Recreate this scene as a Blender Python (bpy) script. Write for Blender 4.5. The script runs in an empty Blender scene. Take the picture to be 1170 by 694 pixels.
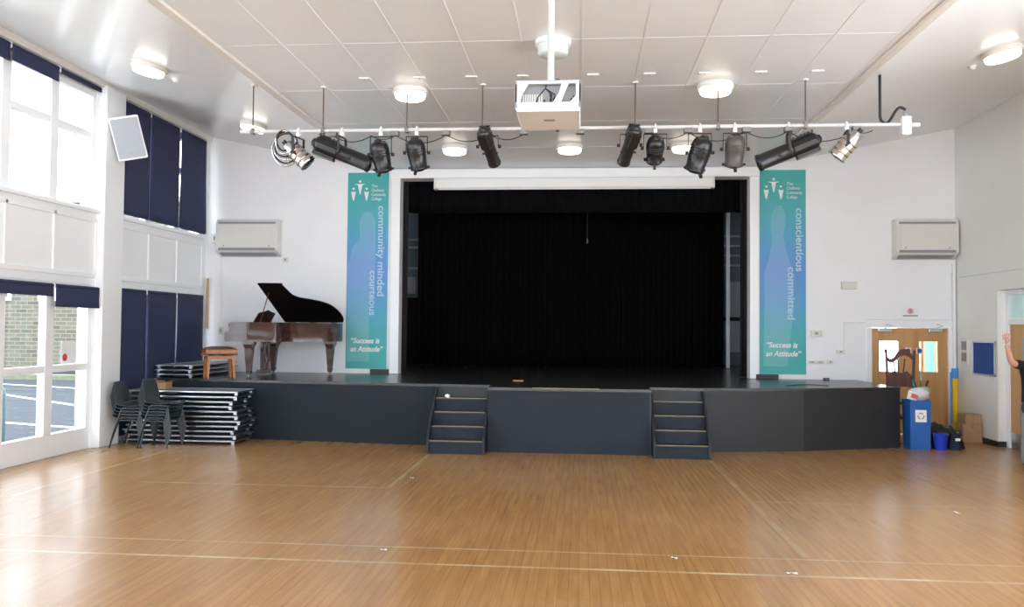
import bpy, math, random
from mathutils import Vector, Matrix
random.seed(7)
PI = math.pi
SC = bpy.context.scene
COL = SC.collection

# ------------------------------------------------------------------ materials
def lin(c):
    o = []
    for v in c:
        v = v / 255.0
        o.append(v / 12.92 if v <= 0.04045 else ((v + 0.055) / 1.055) ** 2.4)
    return (o[0], o[1], o[2], 1.0)

def mat(name, rgb, rough=0.5, metal=0.0, spec=0.5, vary=0.0, scale=6.0, bump=0.0, bscale=40.0, coat=0.0, emit=None, estr=0.0):
    m = bpy.data.materials.new(name)
    m.use_nodes = True
    nt = m.node_tree
    p = nt.nodes['Principled BSDF']
    p.inputs['Base Color'].default_value = lin(rgb)
    p.inputs['Roughness'].default_value = rough
    p.inputs['Metallic'].default_value = metal
    p.inputs['Specular IOR Level'].default_value = spec
    p.inputs['Coat Weight'].default_value = coat
    if emit:
        p.inputs['Emission Color'].default_value = lin(emit)
        p.inputs['Emission Strength'].default_value = estr
    if vary or bump:
        tc = nt.nodes.new('ShaderNodeTexCoord')
    if vary:
        n = nt.nodes.new('ShaderNodeTexNoise')
        n.inputs['Scale'].default_value = scale
        n.inputs['Detail'].default_value = 5
        r = nt.nodes.new('ShaderNodeValToRGB')
        c = lin(rgb)
        r.color_ramp.elements[0].position = 0.3
        r.color_ramp.elements[1].position = 0.7
        r.color_ramp.elements[0].color = tuple(x * (1 - vary) for x in c[:3]) + (1,)
        r.color_ramp.elements[1].color = tuple(min(1, x * (1 + vary)) for x in c[:3]) + (1,)
        nt.links.new(tc.outputs['Object'], n.inputs['Vector'])
        nt.links.new(n.outputs['Fac'], r.inputs['Fac'])
        nt.links.new(r.outputs['Color'], p.inputs['Base Color'])
    if bump:
        n2 = nt.nodes.new('ShaderNodeTexNoise')
        n2.inputs['Scale'].default_value = bscale
        n2.inputs['Detail'].default_value = 4
        b = nt.nodes.new('ShaderNodeBump')
        b.inputs['Strength'].default_value = bump
        b.inputs['Distance'].default_value = 0.01
        nt.links.new(tc.outputs['Object'], n2.inputs['Vector'])
        nt.links.new(n2.outputs['Fac'], b.inputs['Height'])
        nt.links.new(b.outputs['Normal'], p.inputs['Normal'])
    return m

def wood(name, c1, c2, rough=0.35, axis='Z', scale=14.0, spec=0.5):
    m = bpy.data.materials.new(name)
    m.use_nodes = True
    nt = m.node_tree
    p = nt.nodes['Principled BSDF']
    p.inputs['Roughness'].default_value = rough
    p.inputs['Specular IOR Level'].default_value = spec
    tc = nt.nodes.new('ShaderNodeTexCoord')
    mp = nt.nodes.new('ShaderNodeMapping')
    s = [scale, scale, scale]
    s['XYZ'.index(axis)] = scale * 0.08
    mp.inputs['Scale'].default_value = s
    n = nt.nodes.new('ShaderNodeTexNoise')
    n.inputs['Scale'].default_value = 1.0
    n.inputs['Detail'].default_value = 6
    n.inputs['Distortion'].default_value = 0.6
    r = nt.nodes.new('ShaderNodeValToRGB')
    r.color_ramp.elements[0].position = 0.3
    r.color_ramp.elements[1].position = 0.7
    r.color_ramp.elements[0].color = lin(c1)
    r.color_ramp.elements[1].color = lin(c2)
    nt.links.new(tc.outputs['Object'], mp.inputs['Vector'])
    nt.links.new(mp.outputs['Vector'], n.inputs['Vector'])
    nt.links.new(n.outputs['Fac'], r.inputs['Fac'])
    nt.links.new(r.outputs['Color'], p.inputs['Base Color'])
    return m

def glass(name, tint=(1, 1, 1), refl=0.07):
    m = bpy.data.materials.new(name)
    m.use_nodes = True
    nt = m.node_tree
    nt.nodes.clear()
    o = nt.nodes.new('ShaderNodeOutputMaterial')
    t = nt.nodes.new('ShaderNodeBsdfTransparent')
    t.inputs['Color'].default_value = (*tint, 1)
    g = nt.nodes.new('ShaderNodeBsdfGlossy')
    g.inputs['Roughness'].default_value = 0.02
    lw = nt.nodes.new('ShaderNodeLayerWeight')
    lw.inputs['Blend'].default_value = 0.5
    pw = nt.nodes.new('ShaderNodeMath')
    pw.operation = 'POWER'
    pw.inputs[1].default_value = 5.0
    ml = nt.nodes.new('ShaderNodeMath')
    ml.operation = 'MULTIPLY_ADD'
    ml.inputs[1].default_value = 0.7
    ml.inputs[2].default_value = refl * 0.5
    mx = nt.nodes.new('ShaderNodeMixShader')
    nt.links.new(lw.outputs['Facing'], pw.inputs[0])
    nt.links.new(pw.outputs[0], ml.inputs[0])
    nt.links.new(ml.outputs[0], mx.inputs['Fac'])
    nt.links.new(t.outputs[0], mx.inputs[1])
    nt.links.new(g.outputs[0], mx.inputs[2])
    nt.links.new(mx.outputs[0], o.inputs['Surface'])
    return m

M = {}
M['wall'] = mat('white wall paint', (241, 242, 245), 0.55, vary=0.02, scale=1.2, bump=0.03, bscale=60)
M['wall_r'] = mat('cream wall paint', (238, 238, 233), 0.55, vary=0.02, scale=1.2, bump=0.03, bscale=60)
M['gloss'] = mat('white gloss paint', (244, 246, 248), 0.28, vary=0.01, scale=3)
M['ceil'] = mat('ceiling board', (236, 240, 245), 0.34, vary=0.02, scale=0.8)
M['ceil_side'] = mat('ceiling gloss board', (240, 242, 244), 0.24, vary=0.02, scale=0.8)
M['trim'] = mat('ceiling trim paint', (228, 226, 222), 0.4)
M['navy'] = mat('navy blind cloth', (46, 52, 84), 0.85, vary=0.06, scale=20, bump=0.05, bscale=200)
M['navydark'] = mat('navy blind roller', (36, 42, 74), 0.7)
M['slate'] = mat('slate paint', (38, 46, 56), 0.6, spec=0.22, vary=0.08, scale=2.5)
M['slatedark'] = mat('dark slate paint', (29, 37, 43), 0.6, spec=0.22, vary=0.08, scale=2.5)
M['slate2'] = mat('dark grey paint', (36, 38, 41), 0.5, vary=0.08, scale=2.5)
M['deck'] = mat('black stage deck', (42, 43, 43), 0.26, vary=0.25, scale=1.5, spec=0.6)
M['nose'] = mat('worn brass nosing', (128, 119, 88), 0.45, 0.4)
M['blackcloth'] = mat('black serge', (13, 13, 15), 0.95, spec=0.1, vary=0.2, scale=9)
M['greycloth'] = mat('charcoal serge', (46, 43, 44), 0.9, spec=0.15, vary=0.12, scale=14)
M['housegrey'] = mat('grey stage wall', (150, 160, 168), 0.7, vary=0.06, scale=2)
M['houselight'] = mat('pale board', (226, 230, 234), 0.6)
M['dark'] = mat('black paint', (28, 28, 30), 0.45)
M['lampblack'] = mat('lamp black', (25, 26, 28), 0.3, vary=0.1, scale=15)
M['lampgrey'] = mat('lamp grey', (74, 71, 69), 0.42, vary=0.1, scale=15)
M['chrome'] = mat('bright metal', (205, 205, 205), 0.18, 1.0)
M['alu'] = mat('aluminium', (196, 202, 208), 0.28, 1.0)
M['copper'] = mat('warm metal', (190, 160, 135), 0.25, 1.0)
M['steel'] = mat('dull steel', (120, 118, 114), 0.4, 0.9)
M['sensor'] = mat('pale blue-white plastic', (206, 218, 218), 0.4)
M['bar'] = mat('bar paint', (205, 206, 206), 0.4)
M['polegrey'] = mat('pole paint', (186, 194, 190), 0.4)
M['polewood'] = mat('pale varnished wood', (196, 152, 104), 0.4, vary=0.08)
M['rod'] = mat('rod brown', (88, 70, 62), 0.5)
M['white'] = mat('white plastic', (236, 237, 238), 0.35)
M['offwhite'] = mat('cream enamel', (222, 221, 214), 0.4)
M['greyplast'] = mat('grey plastic', (150, 152, 156), 0.5)
M['grille'] = mat('grey grille', (142, 146, 152), 0.6)
M['spkgrille'] = mat('speaker grille', (158, 163, 168), 0.6, bump=0.2, bscale=300)
M['projwhite'] = mat('projector white', (238, 242, 246), 0.35)
M['lens'] = mat('lens glass', (30, 34, 40), 0.05, spec=0.8)
M['rubber'] = mat('black rubber', (20, 20, 22), 0.6)
M['cable'] = mat('black cable', (26, 28, 30), 0.5)
M['chairplast'] = mat('grey green plastic', (52, 62, 66), 0.42, vary=0.05, scale=10)
M['chairleg'] = mat('dark leg steel', (62, 66, 68), 0.35, 0.7)
M['tabletop'] = mat('grey laminate', (120, 128, 136), 0.4)
M['card'] = mat('cardboard', (178, 142, 108), 0.8, vary=0.06, scale=8)
M['cardtape'] = mat('parcel tape', (160, 120, 86), 0.35)
M['mahog'] = wood('mahogany', (62, 40, 34), (92, 64, 56), 0.16, 'X', 9, 0.6)
M['deskdark'] = mat('dark stained wood', (46, 34, 30), 0.3)
M['mahogdark'] = wood('dark mahogany', (62, 28, 18), (104, 50, 32), 0.5, 'Z', 12)
M['pianoblack'] = mat('lid underside black', (14, 13, 14), 0.5, spec=0.2)
M['brass'] = mat('brass', (190, 150, 70), 0.3, 1.0)
M['ivory'] = mat('ivory keys', (235, 230, 215), 0.3)
M['stoolwood'] = wood('stool beech', (158, 92, 40), (188, 118, 58), 0.35, 'Z', 12)
M['stoolpad'] = mat('brown leather pad', (92, 64, 48), 0.4, bump=0.1, bscale=80)
M['doorwood'] = wood('door oak', (190, 140, 88), (206, 160, 106), 0.4, 'Z', 6)
M['blue'] = mat('blue plastic bin', (34, 96, 172), 0.4, vary=0.03)
M['bucket'] = mat('blue bucket plastic', (36, 62, 190), 0.35)
M['noticeblue'] = mat('blue felt', (44, 74, 140), 0.95, bump=0.1, bscale=150)
M['yellow'] = mat('yellow foam', (240, 200, 30), 0.6)
M['skyblue'] = mat('light blue foam', (80, 150, 220), 0.6)
M['blackbag'] = mat('black polythene', (18, 19, 22), 0.3, bump=0.3, bscale=20)
M['navybag'] = mat('navy cloth bag', (26, 32, 62), 0.8, bump=0.2, bscale=30)
M['whitebag'] = mat('white carrier bag', (214, 214, 216), 0.45, bump=0.3, bscale=25)
M['pink'] = mat('red and white packet', (206, 120, 128), 0.5)
M['green'] = mat('green bottle plastic', (30, 78, 74), 0.3)
M['greenlite'] = mat('pale green wrapper', (150, 185, 160), 0.5)
M['paper'] = mat('white paper', (240, 240, 240), 0.7)
M['print'] = mat('pale print', (182, 210, 232), 0.5)
M['red'] = mat('red print', (214, 70, 74), 0.6)
M['pinkprint'] = mat('pink print', (224, 168, 178), 0.6)
M['greyprint'] = mat('grey print', (150, 150, 152), 0.6)
M['orangewood'] = mat('orange wood offcut', (200, 140, 90), 0.6)
M['bluesign'] = mat('blue sign print', (50, 96, 170), 0.5)
M['skin'] = mat('skin', (214, 160, 138), 0.5, vary=0.05, scale=20)
M['tshirt'] = mat('black t-shirt cotton', (26, 28, 30), 0.9, bump=0.1, bscale=60)
M['trousers'] = mat('grey trousers', (128, 130, 132), 0.9, bump=0.1, bscale=80)
M['shoe'] = mat('black shoe', (26, 26, 28), 0.5)
M['hair'] = mat('brown hair', (70, 48, 34), 0.7, bump=0.4, bscale=90)
M['bollard'] = mat('teal bollard paint', (84, 116, 116), 0.5)
M['asphalt'] = mat('asphalt', (36, 41, 48), 0.8, vary=0.15, scale=3)
M['paving'] = mat('pale bounce paving', (214, 212, 206), 0.8, vary=0.05, scale=2)  # for the unseen slab that bounces daylight upward
M['roadline'] = mat('white road paint', (225, 228, 225), 0.7)
M['kerbgreen'] = mat('mossy kerb', (116, 120, 96), 0.9, vary=0.2, scale=4)
M['plinth'] = mat('black skirting paint', (32, 31, 32), 0.45)
M['glass'] = glass('window glass')
M['doorglass'] = glass('door glass', (0.93, 0.97, 0.97), 0.06)
M['lampglow'] = mat('lit opal diffuser', (250, 246, 236), 0.4, emit=(255, 246, 226), estr=3.2)
M['aqua'] = mat('aqua painted panel', (128, 186, 196), 0.6)
M['corridor'] = mat('corridor cream paint', (224, 206, 180), 0.6)

def floor_mat():
    m = bpy.data.materials.new('strip wood floor')
    m.use_nodes = True
    nt = m.node_tree
    N, Lk = nt.nodes, nt.links
    p = N['Principled BSDF']
    tc = N.new('ShaderNodeTexCoord')
    sx = N.new('ShaderNodeSeparateXYZ')
    Lk.new(tc.outputs['Object'], sx.inputs[0])
    # boards: brick texture, boards run along Y
    mp = N.new('ShaderNodeMapping')
    mp.inputs['Rotation'].default_value = (0, 0, PI / 2)
    Lk.new(tc.outputs['Object'], mp.inputs['Vector'])
    br = N.new('ShaderNodeTexBrick')
    br.inputs['Scale'].default_value = 1.0
    br.inputs['Brick Width'].default_value = 0.9
    br.inputs['Row Height'].default_value = 0.075
    br.inputs['Mortar Size'].default_value = 0.0022
    br.inputs['Mortar Smooth'].default_value = 0.3
    br.inputs['Color1'].default_value = lin((176, 133, 82))
    br.inputs['Color2'].default_value = lin((168, 125, 75))
    br.inputs['Mortar'].default_value = lin((146, 105, 62))
    br.offset = 0.37
    Lk.new(mp.outputs['Vector'], br.inputs['Vector'])
    mp2 = N.new('ShaderNodeMapping')
    mp2.inputs['Scale'].default_value = (9, 0.5, 1)
    Lk.new(tc.outputs['Object'], mp2.inputs['Vector'])
    ns = N.new('ShaderNodeTexNoise')
    ns.inputs['Scale'].default_value = 3
    ns.inputs['Detail'].default_value = 6
    Lk.new(mp2.outputs['Vector'], ns.inputs['Vector'])
    rp = N.new('ShaderNodeValToRGB')
    rp.color_ramp.elements[0].position = 0.3
    rp.color_ramp.elements[1].position = 0.75
    rp.color_ramp.elements[0].color = (0.82, 0.79, 0.76, 1)
    rp.color_ramp.elements[1].color = (1.08, 1.08, 1.08, 1)
    Lk.new(ns.outputs['Fac'], rp.inputs['Fac'])
    mul = N.new('ShaderNodeMix')
    mul.data_type = 'RGBA'
    mul.blend_type = 'MULTIPLY'
    mul.inputs['Factor'].default_value = 1
    Lk.new(br.outputs['Color'], mul.inputs[6])
    Lk.new(rp.outputs['Color'], mul.inputs[7])
    col = mul.outputs[2]
    # worn, paler traffic areas
    ns2 = N.new('ShaderNodeTexNoise')
    ns2.inputs['Scale'].default_value = 0.35
    ns2.inputs['Detail'].default_value = 3
    Lk.new(tc.outputs['Object'], ns2.inputs['Vector'])
    rp2 = N.new('ShaderNodeValToRGB')
    rp2.color_ramp.elements[0].position = 0.45
    rp2.color_ramp.elements[1].position = 0.7
    rp2.color_ramp.elements[0].color = (0, 0, 0, 1)
    rp2.color_ramp.elements[1].color = (0.22, 0.22, 0.22, 1)
    Lk.new(ns2.outputs['Fac'], rp2.inputs['Fac'])
    mw = N.new('ShaderNodeMix')
    mw.data_type = 'RGBA'
    Lk.new(rp2.outputs['Color'], mw.inputs['Factor'])
    Lk.new(col, mw.inputs[6])
    mw.inputs[7].default_value = lin((204, 172, 136))
    col = mw.outputs[2]

    def math_(op, a, b=None):
        n = N.new('ShaderNodeMath')
        n.operation = op
        for i, v in enumerate((a, b)):
            if v is None:
                continue
            if isinstance(v, (int, float)):
                n.inputs[i].default_value = v
            else:
                Lk.new(v, n.inputs[i])
        return n.outputs[0]
    wear = N.new('ShaderNodeTexNoise')
    wear.inputs['Scale'].default_value = 2.2
    wear.inputs['Detail'].default_value = 5
    Lk.new(tc.outputs['Object'], wear.inputs['Vector'])

    def line(coord, c, w, other, lo, hi, strength):
        k = math_('LESS_THAN', math_('ABSOLUTE', math_('SUBTRACT', coord, c)), w)
        k = math_('MULTIPLY', k, math_('GREATER_THAN', other, lo))
        k = math_('MULTIPLY', k, math_('LESS_THAN', other, hi))
        wv = math_('MULTIPLY', math_('SUBTRACT', wear.outputs['Fac'], 0.25), 1.5 * strength)
        return math_('MULTIPLY', k, math_('MINIMUM', math_('MAXIMUM', wv, 0), 0.85))
    X, Y = sx.outputs['X'], sx.outputs['Y']
    lines = [line(Y, 6.93, 0.014, X, -7, 7, 0.75), line(Y, 6.46, 0.02, X, -7, 7, 1.0),
             line(Y, 9.45, 0.025, X, -5.2, -2.2, 0.5), line(X, -2.2, 0.03, Y, 9.42, 12.0, 0.55),
             line(X, 1.85, 0.03, Y, 7.0, 12.0, 0.35), line(X, -6.1, 0.03, Y, 8.5, 12.2, 0.5),
             line(Y, 9.2, 0.02, X, 1.85, 6.5, 0.25)]
    tot = lines[0]
    for q in lines[1:]:
        tot = math_('MAXIMUM', tot, q)
    ml = N.new('ShaderNodeMix')
    ml.data_type = 'RGBA'
    Lk.new(tot, ml.inputs['Factor'])
    Lk.new(col, ml.inputs[6])
    ml.inputs[7].default_value = lin((232, 216, 180))
    Lk.new(ml.outputs[2], p.inputs['Base Color'])
    rr = math_('ADD', math_('MULTIPLY', ns.outputs['Fac'], 0.02), 0.235)
    Lk.new(rr, p.inputs['Roughness'])
    p.inputs['Specular IOR Level'].default_value = 0.7
    return m
M['floor'] = floor_mat()

def brick_mat():
    m = bpy.data.materials.new('buff brick')
    m.use_nodes = True
    nt = m.node_tree
    p = nt.nodes['Principled BSDF']
    tc = nt.nodes.new('ShaderNodeTexCoord')
    mp = nt.nodes.new('ShaderNodeMapping')
    mp.inputs['Rotation'].default_value = (-PI / 2, 0, 0)
    br = nt.nodes.new('ShaderNodeTexBrick')
    br.inputs['Scale'].default_value = 1
    br.inputs['Brick Width'].default_value = 0.5
    br.inputs['Row Height'].default_value = 0.17
    br.inputs['Mortar Size'].default_value = 0.02
    br.inputs['Color1'].default_value = lin((112, 104, 86))
    br.inputs['Color2'].default_value = lin((90, 84, 72))
    br.inputs['Mortar'].default_value = lin((126, 124, 112))
    nt.links.new(tc.outputs['Object'], mp.inputs['Vector'])
    nt.links.new(mp.outputs['Vector'], br.inputs['Vector'])
    nt.links.new(br.outputs['Color'], p.inputs['Base Color'])
    p.inputs['Roughness'].default_value = 0.9
    return m
M['brick'] = brick_mat()

def banner_mat(name, lift):
    m = bpy.data.materials.new(name)
    m.use_nodes = True
    nt = m.node_tree
    p = nt.nodes['Principled BSDF']
    tc = nt.nodes.new('ShaderNodeTexCoord')
    sx = nt.nodes.new('ShaderNodeSeparateXYZ')
    mr = nt.nodes.new('ShaderNodeMapRange')
    mr.inputs['From Min'].default_value = 1.06
    mr.inputs['From Max'].default_value = 4.84
    r = nt.nodes.new('ShaderNodeValToRGB')
    e = r.color_ramp.elements
    stops = [(0.0, (66, 172, 166)), (0.17, (72, 174, 178)), (0.34, (84, 160, 206)), (0.50, (96, 146, 214)), (0.62, (84, 156, 206)), (0.78, (74, 172, 184)), (1.0, (64, 170, 166))]
    e[0].position, e[1].position = stops[0][0], stops[-1][0]
    e[0].color = lin(stops[0][1])
    e[1].color = lin(stops[-1][1])
    for q, c in stops[1:-1]:
        k = e.new(q)
        k.color = lin(c)
    for k in e:
        k.color = tuple(v + (1 - v) * lift for v in k.color[:3]) + (1,)
    nt.links.new(tc.outputs['Object'], sx.inputs[0])
    nt.links.new(sx.outputs['Z'], mr.inputs['Value'])
    nt.links.new(mr.outputs['Result'], r.inputs['Fac'])
    nt.links.new(r.outputs['Color'], p.inputs['Base Color'])
    p.inputs['Roughness'].default_value = 0.5
    return m
M['banner'] = banner_mat('banner print', 0.0)
M['banner_sil'] = banner_mat('banner silhouette print', 0.09)

# ------------------------------------------------------------------ geometry
class MB:
    def __init__(self):
        self.v, self.f, self.s = [], [], []
        self.X = Matrix.Identity(4)
    def add(self, vs, fs, smooth=False):
        b = len(self.v)
        self.v += [tuple(self.X @ Vector(p)) for p in vs]
        for q in fs:
            self.f.append([b + i for i in q])
            self.s.append(smooth)
        return self
    def box(self, x0, x1, y0, y1, z0, z1):
        x0, x1 = min(x0, x1), max(x0, x1)
        y0, y1 = min(y0, y1), max(y0, y1)
        z0, z1 = min(z0, z1), max(z0, z1)
        return self.add([(x0, y0, z0), (x1, y0, z0), (x1, y1, z0), (x0, y1, z0), (x0, y0, z1), (x1, y0, z1), (x1, y1, z1), (x0, y1, z1)],
                        [(3, 2, 1, 0), (4, 5, 6, 7), (0, 1, 5, 4), (1, 2, 6, 5), (2, 3, 7, 6), (3, 0, 4, 7)])
    def frame(self, d):
        d = Vector(d).normalized()
        a = Vector((0, 0, 1)) if abs(d.z) < 0.95 else Vector((1, 0, 0))
        u = a.cross(d).normalized()
        return u, d.cross(u)
    def cone(self, p0, p1, r0, r1=None, n=20, caps=True, smooth=True):
        r1 = r0 if r1 is None else r1
        p0, p1 = Vector(p0), Vector(p1)
        u, w = self.frame(p1 - p0)
        vs = []
        for p, r in ((p0, r0), (p1, r1)):
            for i in range(n):
                a = 2 * PI * i / n
                vs.append(p + u * (r * math.cos(a)) + w * (r * math.sin(a)))
        self.add(vs, [(i, (i + 1) % n, n + (i + 1) % n, n + i) for i in range(n)], smooth)
        if caps:
            self.add(vs[:n], [tuple(range(n))[::-1]])
            self.add(vs[n:], [tuple(range(n))])
        return self
    def lathe(self, p0, d, prof, n=24, smooth=True):
        """prof: list of (along, radius) from p0 in direction d; ends capped"""
        p0, d = Vector(p0), Vector(d).normalized()
        u, w = self.frame(d)
        vs = []
        for t, r in prof:
            for i in range(n):
                a = 2 * PI * i / n
                vs.append(p0 + d * t + u * (r * math.cos(a)) + w * (r * math.sin(a)))
        fs = []
        for k in range(len(prof) - 1):
            for i in range(n):
                fs.append((k * n + i, k * n + (i + 1) % n, (k + 1) * n + (i + 1) % n, (k + 1) * n + i))
        self.add(vs, fs, smooth)
        self.add(vs[:n], [tuple(range(n))[::-1]])
        self.add(vs[-n:], [tuple(range(n))])
        return self
    def tube(self, pts, r, n=8, closed=False, smooth=True):
        pts = [Vector(p) for p in pts]
        m = len(pts)
        vs = []
        u = None
        for i, p in enumerate(pts):
            if closed:
                d = pts[(i + 1) % m] - pts[i - 1]
            else:
                d = pts[min(i + 1, m - 1)] - pts[max(i - 1, 0)]
            d.normalize()
            if u is None:
                u, w = self.frame(d)
            else:
                u = (u - d * u.dot(d))
                u = u.normalized() if u.length > 1e-5 else self.frame(d)[0]
                w = d.cross(u)
            rr = r[i] if isinstance(r, (list, tuple)) else r
            for k in range(n):
                a = 2 * PI * k / n
                vs.append(p + u * (rr * math.cos(a)) + w * (rr * math.sin(a)))
        fs = []
        for i in range(m if closed else m - 1):
            j = (i + 1) % m
            for k in range(n):
                fs.append((i * n + k, i * n + (k + 1) % n, j * n + (k + 1) % n, j * n + k))
        self.add(vs, fs, smooth)
        if not closed:
            self.add(vs[:n], [tuple(range(n))[::-1]])
            self.add(vs[-n:], [tuple(range(n))])
        return self
    def prism(self, poly, a, b, axis='z', smooth=False):
        """extrude a 2-D polygon between a and b along the axis"""
        def P(q, h):
            if axis == 'z':
                return (q[0], q[1], h)
            if axis == 'y':
                return (q[0], h, q[1])
            return (h, q[0], q[1])
        n = len(poly)
        area = sum(poly[i][0] * poly[(i + 1) % n][1] - poly[(i + 1) % n][0] * poly[i][1] for i in range(n))
        if area < 0:
            poly = poly[::-1]
        if axis == 'y':
            a, b = max(a, b), min(a, b)
        else:
            a, b = min(a, b), max(a, b)
        vs = [P(q, a) for q in poly] + [P(q, b) for q in poly]
        self.add(vs, [tuple(range(n))[::-1], tuple(range(n, 2 * n))])
        self.add(vs, [(i, (i + 1) % n, n + (i + 1) % n, n + i) for i in range(n)], smooth)
        return self
    def ball(self, c, r, n=14, m=9, sc=(1, 1, 1)):
        c = Vector(c)
        vs = [c + Vector((0, 0, -r * sc[2]))]
        for j in range(1, m):
            t = -PI / 2 + PI * j / m
            for i in range(n):
                a = 2 * PI * i / n
                vs.append(c + Vector((r * sc[0] * math.cos(t) * math.cos(a), r * sc[1] * math.cos(t) * math.sin(a), r * sc[2] * math.sin(t))))
        vs.append(c + Vector((0, 0, r * sc[2])))
        fs = [(0, 1 + (i + 1) % n, 1 + i) for i in range(n)]
        for j in range(m - 2):
            for i in range(n):
                fs.append((1 + j * n + i, 1 + j * n + (i + 1) % n, 1 + (j + 1) * n + (i + 1) % n, 1 + (j + 1) * n + i))
        e = len(vs) - 1
        fs += [(1 + (m - 2) * n + i, 1 + (m - 2) * n + (i + 1) % n, e) for i in range(n)]
        return self.add(vs, fs, True)
    def grid(self, fn, nu, nv, thick=0.0, smooth=True):
        """surface fn(u,v)->point, u,v in 0..1; optional thickness along normals"""
        P = [[Vector(fn(i / nu, j / nv)) for j in range(nv + 1)] for i in range(nu + 1)]
        idx = lambda i, j: i * (nv + 1) + j
        flat = [p for r in P for p in r]
        fs = [(idx(i, j), idx(i + 1, j), idx(i + 1, j + 1), idx(i, j + 1)) for i in range(nu) for j in range(nv)]
        if not thick:
            return self.add(flat, fs, smooth)
        nr = []
        for i in range(nu + 1):
            for j in range(nv + 1):
                a = P[min(i + 1, nu)][j] - P[max(i - 1, 0)][j]
                b = P[i][min(j + 1, nv)] - P[i][max(j - 1, 0)]
                nn = a.cross(b)
                nr.append(nn.normalized() if nn.length > 1e-9 else Vector((0, 0, 1)))
        k = len(flat)
        back = [p - q * thick for p, q in zip(flat, nr)]
        allf = fs + [tuple(k + i for i in f[::-1]) for f in fs]
        for i in range(nu):
            allf.append((idx(i + 1, 0), idx(i, 0), k + idx(i, 0), k + idx(i + 1, 0)))
            allf.append((idx(i, nv), idx(i + 1, nv), k + idx(i + 1, nv), k + idx(i, nv)))
        for j in range(nv):
            allf.append((idx(0, j), idx(0, j + 1), k + idx(0, j + 1), k + idx(0, j)))
            allf.append((idx(nu, j + 1), idx(nu, j), k + idx(nu, j), k + idx(nu, j + 1)))
        return self.add(flat + back, allf, smooth)
    def build(self, name, m, parent=None, bevel=0.0, seg=2):
        me = bpy.data.meshes.new(name)
        me.from_pydata(self.v, [], self.f)
        me.polygons.foreach_set('use_smooth', self.s)
        me.materials.append(m)
        me.update()
        o = bpy.data.objects.new(name, me)
        COL.objects.link(o)
        if parent:
            o.parent = parent
        if bevel:
            b = o.modifiers.new('bevel', 'BEVEL')
            b.width = bevel
            b.segments = seg
            b.limit_method = 'ANGLE'
            b.angle_limit = math.radians(40)
        return o

def tag(o, label=None, cat=None, group=None, kind=None):
    if label:
        o['label'] = label
    if cat:
        o['category'] = cat
    if group:
        o['group'] = group
    if kind:
        o['kind'] = kind
    return o

def thing(name, label, cat, loc=(0, 0, 0), rz=0.0, group=None):
    o = bpy.data.objects.new(name, None)
    o.empty_display_size = 0.1
    COL.objects.link(o)
    o.location = loc
    o.rotation_euler = (0, 0, rz)
    return tag(o, label, cat, group)

def struct(o, label, cat):
    return tag(o, label, cat, None, 'structure')

def copy_tree(o, parent=None):
    c = o.copy()
    COL.objects.link(c)
    if parent:
        c.parent = parent
    for ch in list(o.children):
        copy_tree(ch, c)
    return c

def text(name, body, size, m, parent, loc, rot=(PI / 2, 0, 0), align='LEFT', shear=0.0, spacing=1.0, width=None, depth=0.0015, bold=0.0):
    cu = bpy.data.curves.new(name, 'FONT')
    cu.body = body
    cu.size = size
    cu.shear = shear
    cu.align_x = align
    cu.space_character = spacing
    cu.extrude = depth
    cu.offset = bold
    t = bpy.data.objects.new(name, cu)
    COL.objects.link(t)
    dg = bpy.context.evaluated_depsgraph_get()
    me = bpy.data.meshes.new_from_object(t.evaluated_get(dg))
    bpy.data.objects.remove(t)
    if width:
        xs = [v.co.x for v in me.vertices]
        k = width / (max(xs) - min(xs))
        for v in me.vertices:
            v.co.x *= k
    me.materials.clear()
    me.materials.append(m)
    o = bpy.data.objects.new(name, me)
    COL.objects.link(o)
    o.location = loc
    o.rotation_euler = rot
    if parent:
        o.parent = parent
    return o

# ------------------------------------------------------------------ room numbers (metres)
XL, XR, YB, YR = -7.33, 6.78, 15.6, -7.0
ZC, ZW = 4.91, 5.58
TL, TR = -4.0, 3.37              # x of the two ceiling trims
ZS = 0.97                        # stage height

# ------------------------------------------------------------------ floor
struct(MB().box(XL - 0.3, XR + 0.6, YR - 0.3, YB + 6.2, -0.12, 0).build('floor', M['floor']), 'varnished strip wood hall floor with worn pale court lines', 'floor')

# ------------------------------------------------------------------ ceiling
c = MB()
y0, y1 = YR - 0.25, YB + 0.02
c.prism([(TL, ZC), (TR, ZC), (TR, ZC + 0.12), (TL, ZC + 0.12)], y0, y1, 'y')
for k in range(12):                                   # long cover battens between the ceiling boards
    x = -3.9 + 0.65 * k
    if TL + 0.1 < x < TR - 0.1:
        c.box(x - 0.010, x + 0.010, y0, y1, ZC - 0.005, ZC + 0.01)
for k in range(-8, 4):
    y = 8.65 + 1.72 * k
    c.box(TL, TR, y - 0.009, y + 0.009, ZC - 0.0018, ZC + 0.01)
ceil = struct(c.build('ceiling', M['ceil']), 'flat middle of the hall ceiling in cream boards with cover strips', 'ceiling')
c = MB()
c.prism([(XL - 0.25, ZW + 0.05), (TL, ZC), (TL, ZC + 0.12), (XL - 0.25, ZW + 0.2)], y0, y1, 'y')
struct(c.build('ceiling', M['ceil_side']), 'sloping glossy ceiling strip above the windows on the left', 'ceiling')
c = MB()
c.prism([(TR, ZC), (XR + 0.25, ZW + 0.05), (XR + 0.25, ZW + 0.2), (TR, ZC + 0.12)], y0, y1, 'y')
struct(c.build('ceiling', M['ceil_side']), 'sloping ceiling strip along the right wall', 'ceiling')
struct(MB().box(TL - 0.06, TL + 0.06, y0, YB, ZC - 0.035, ZC + 0.03).build('trim_1', M['trim'], None, 0.01), 'long white ceiling trim on the left, beside the window strip', 'trim')
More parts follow.
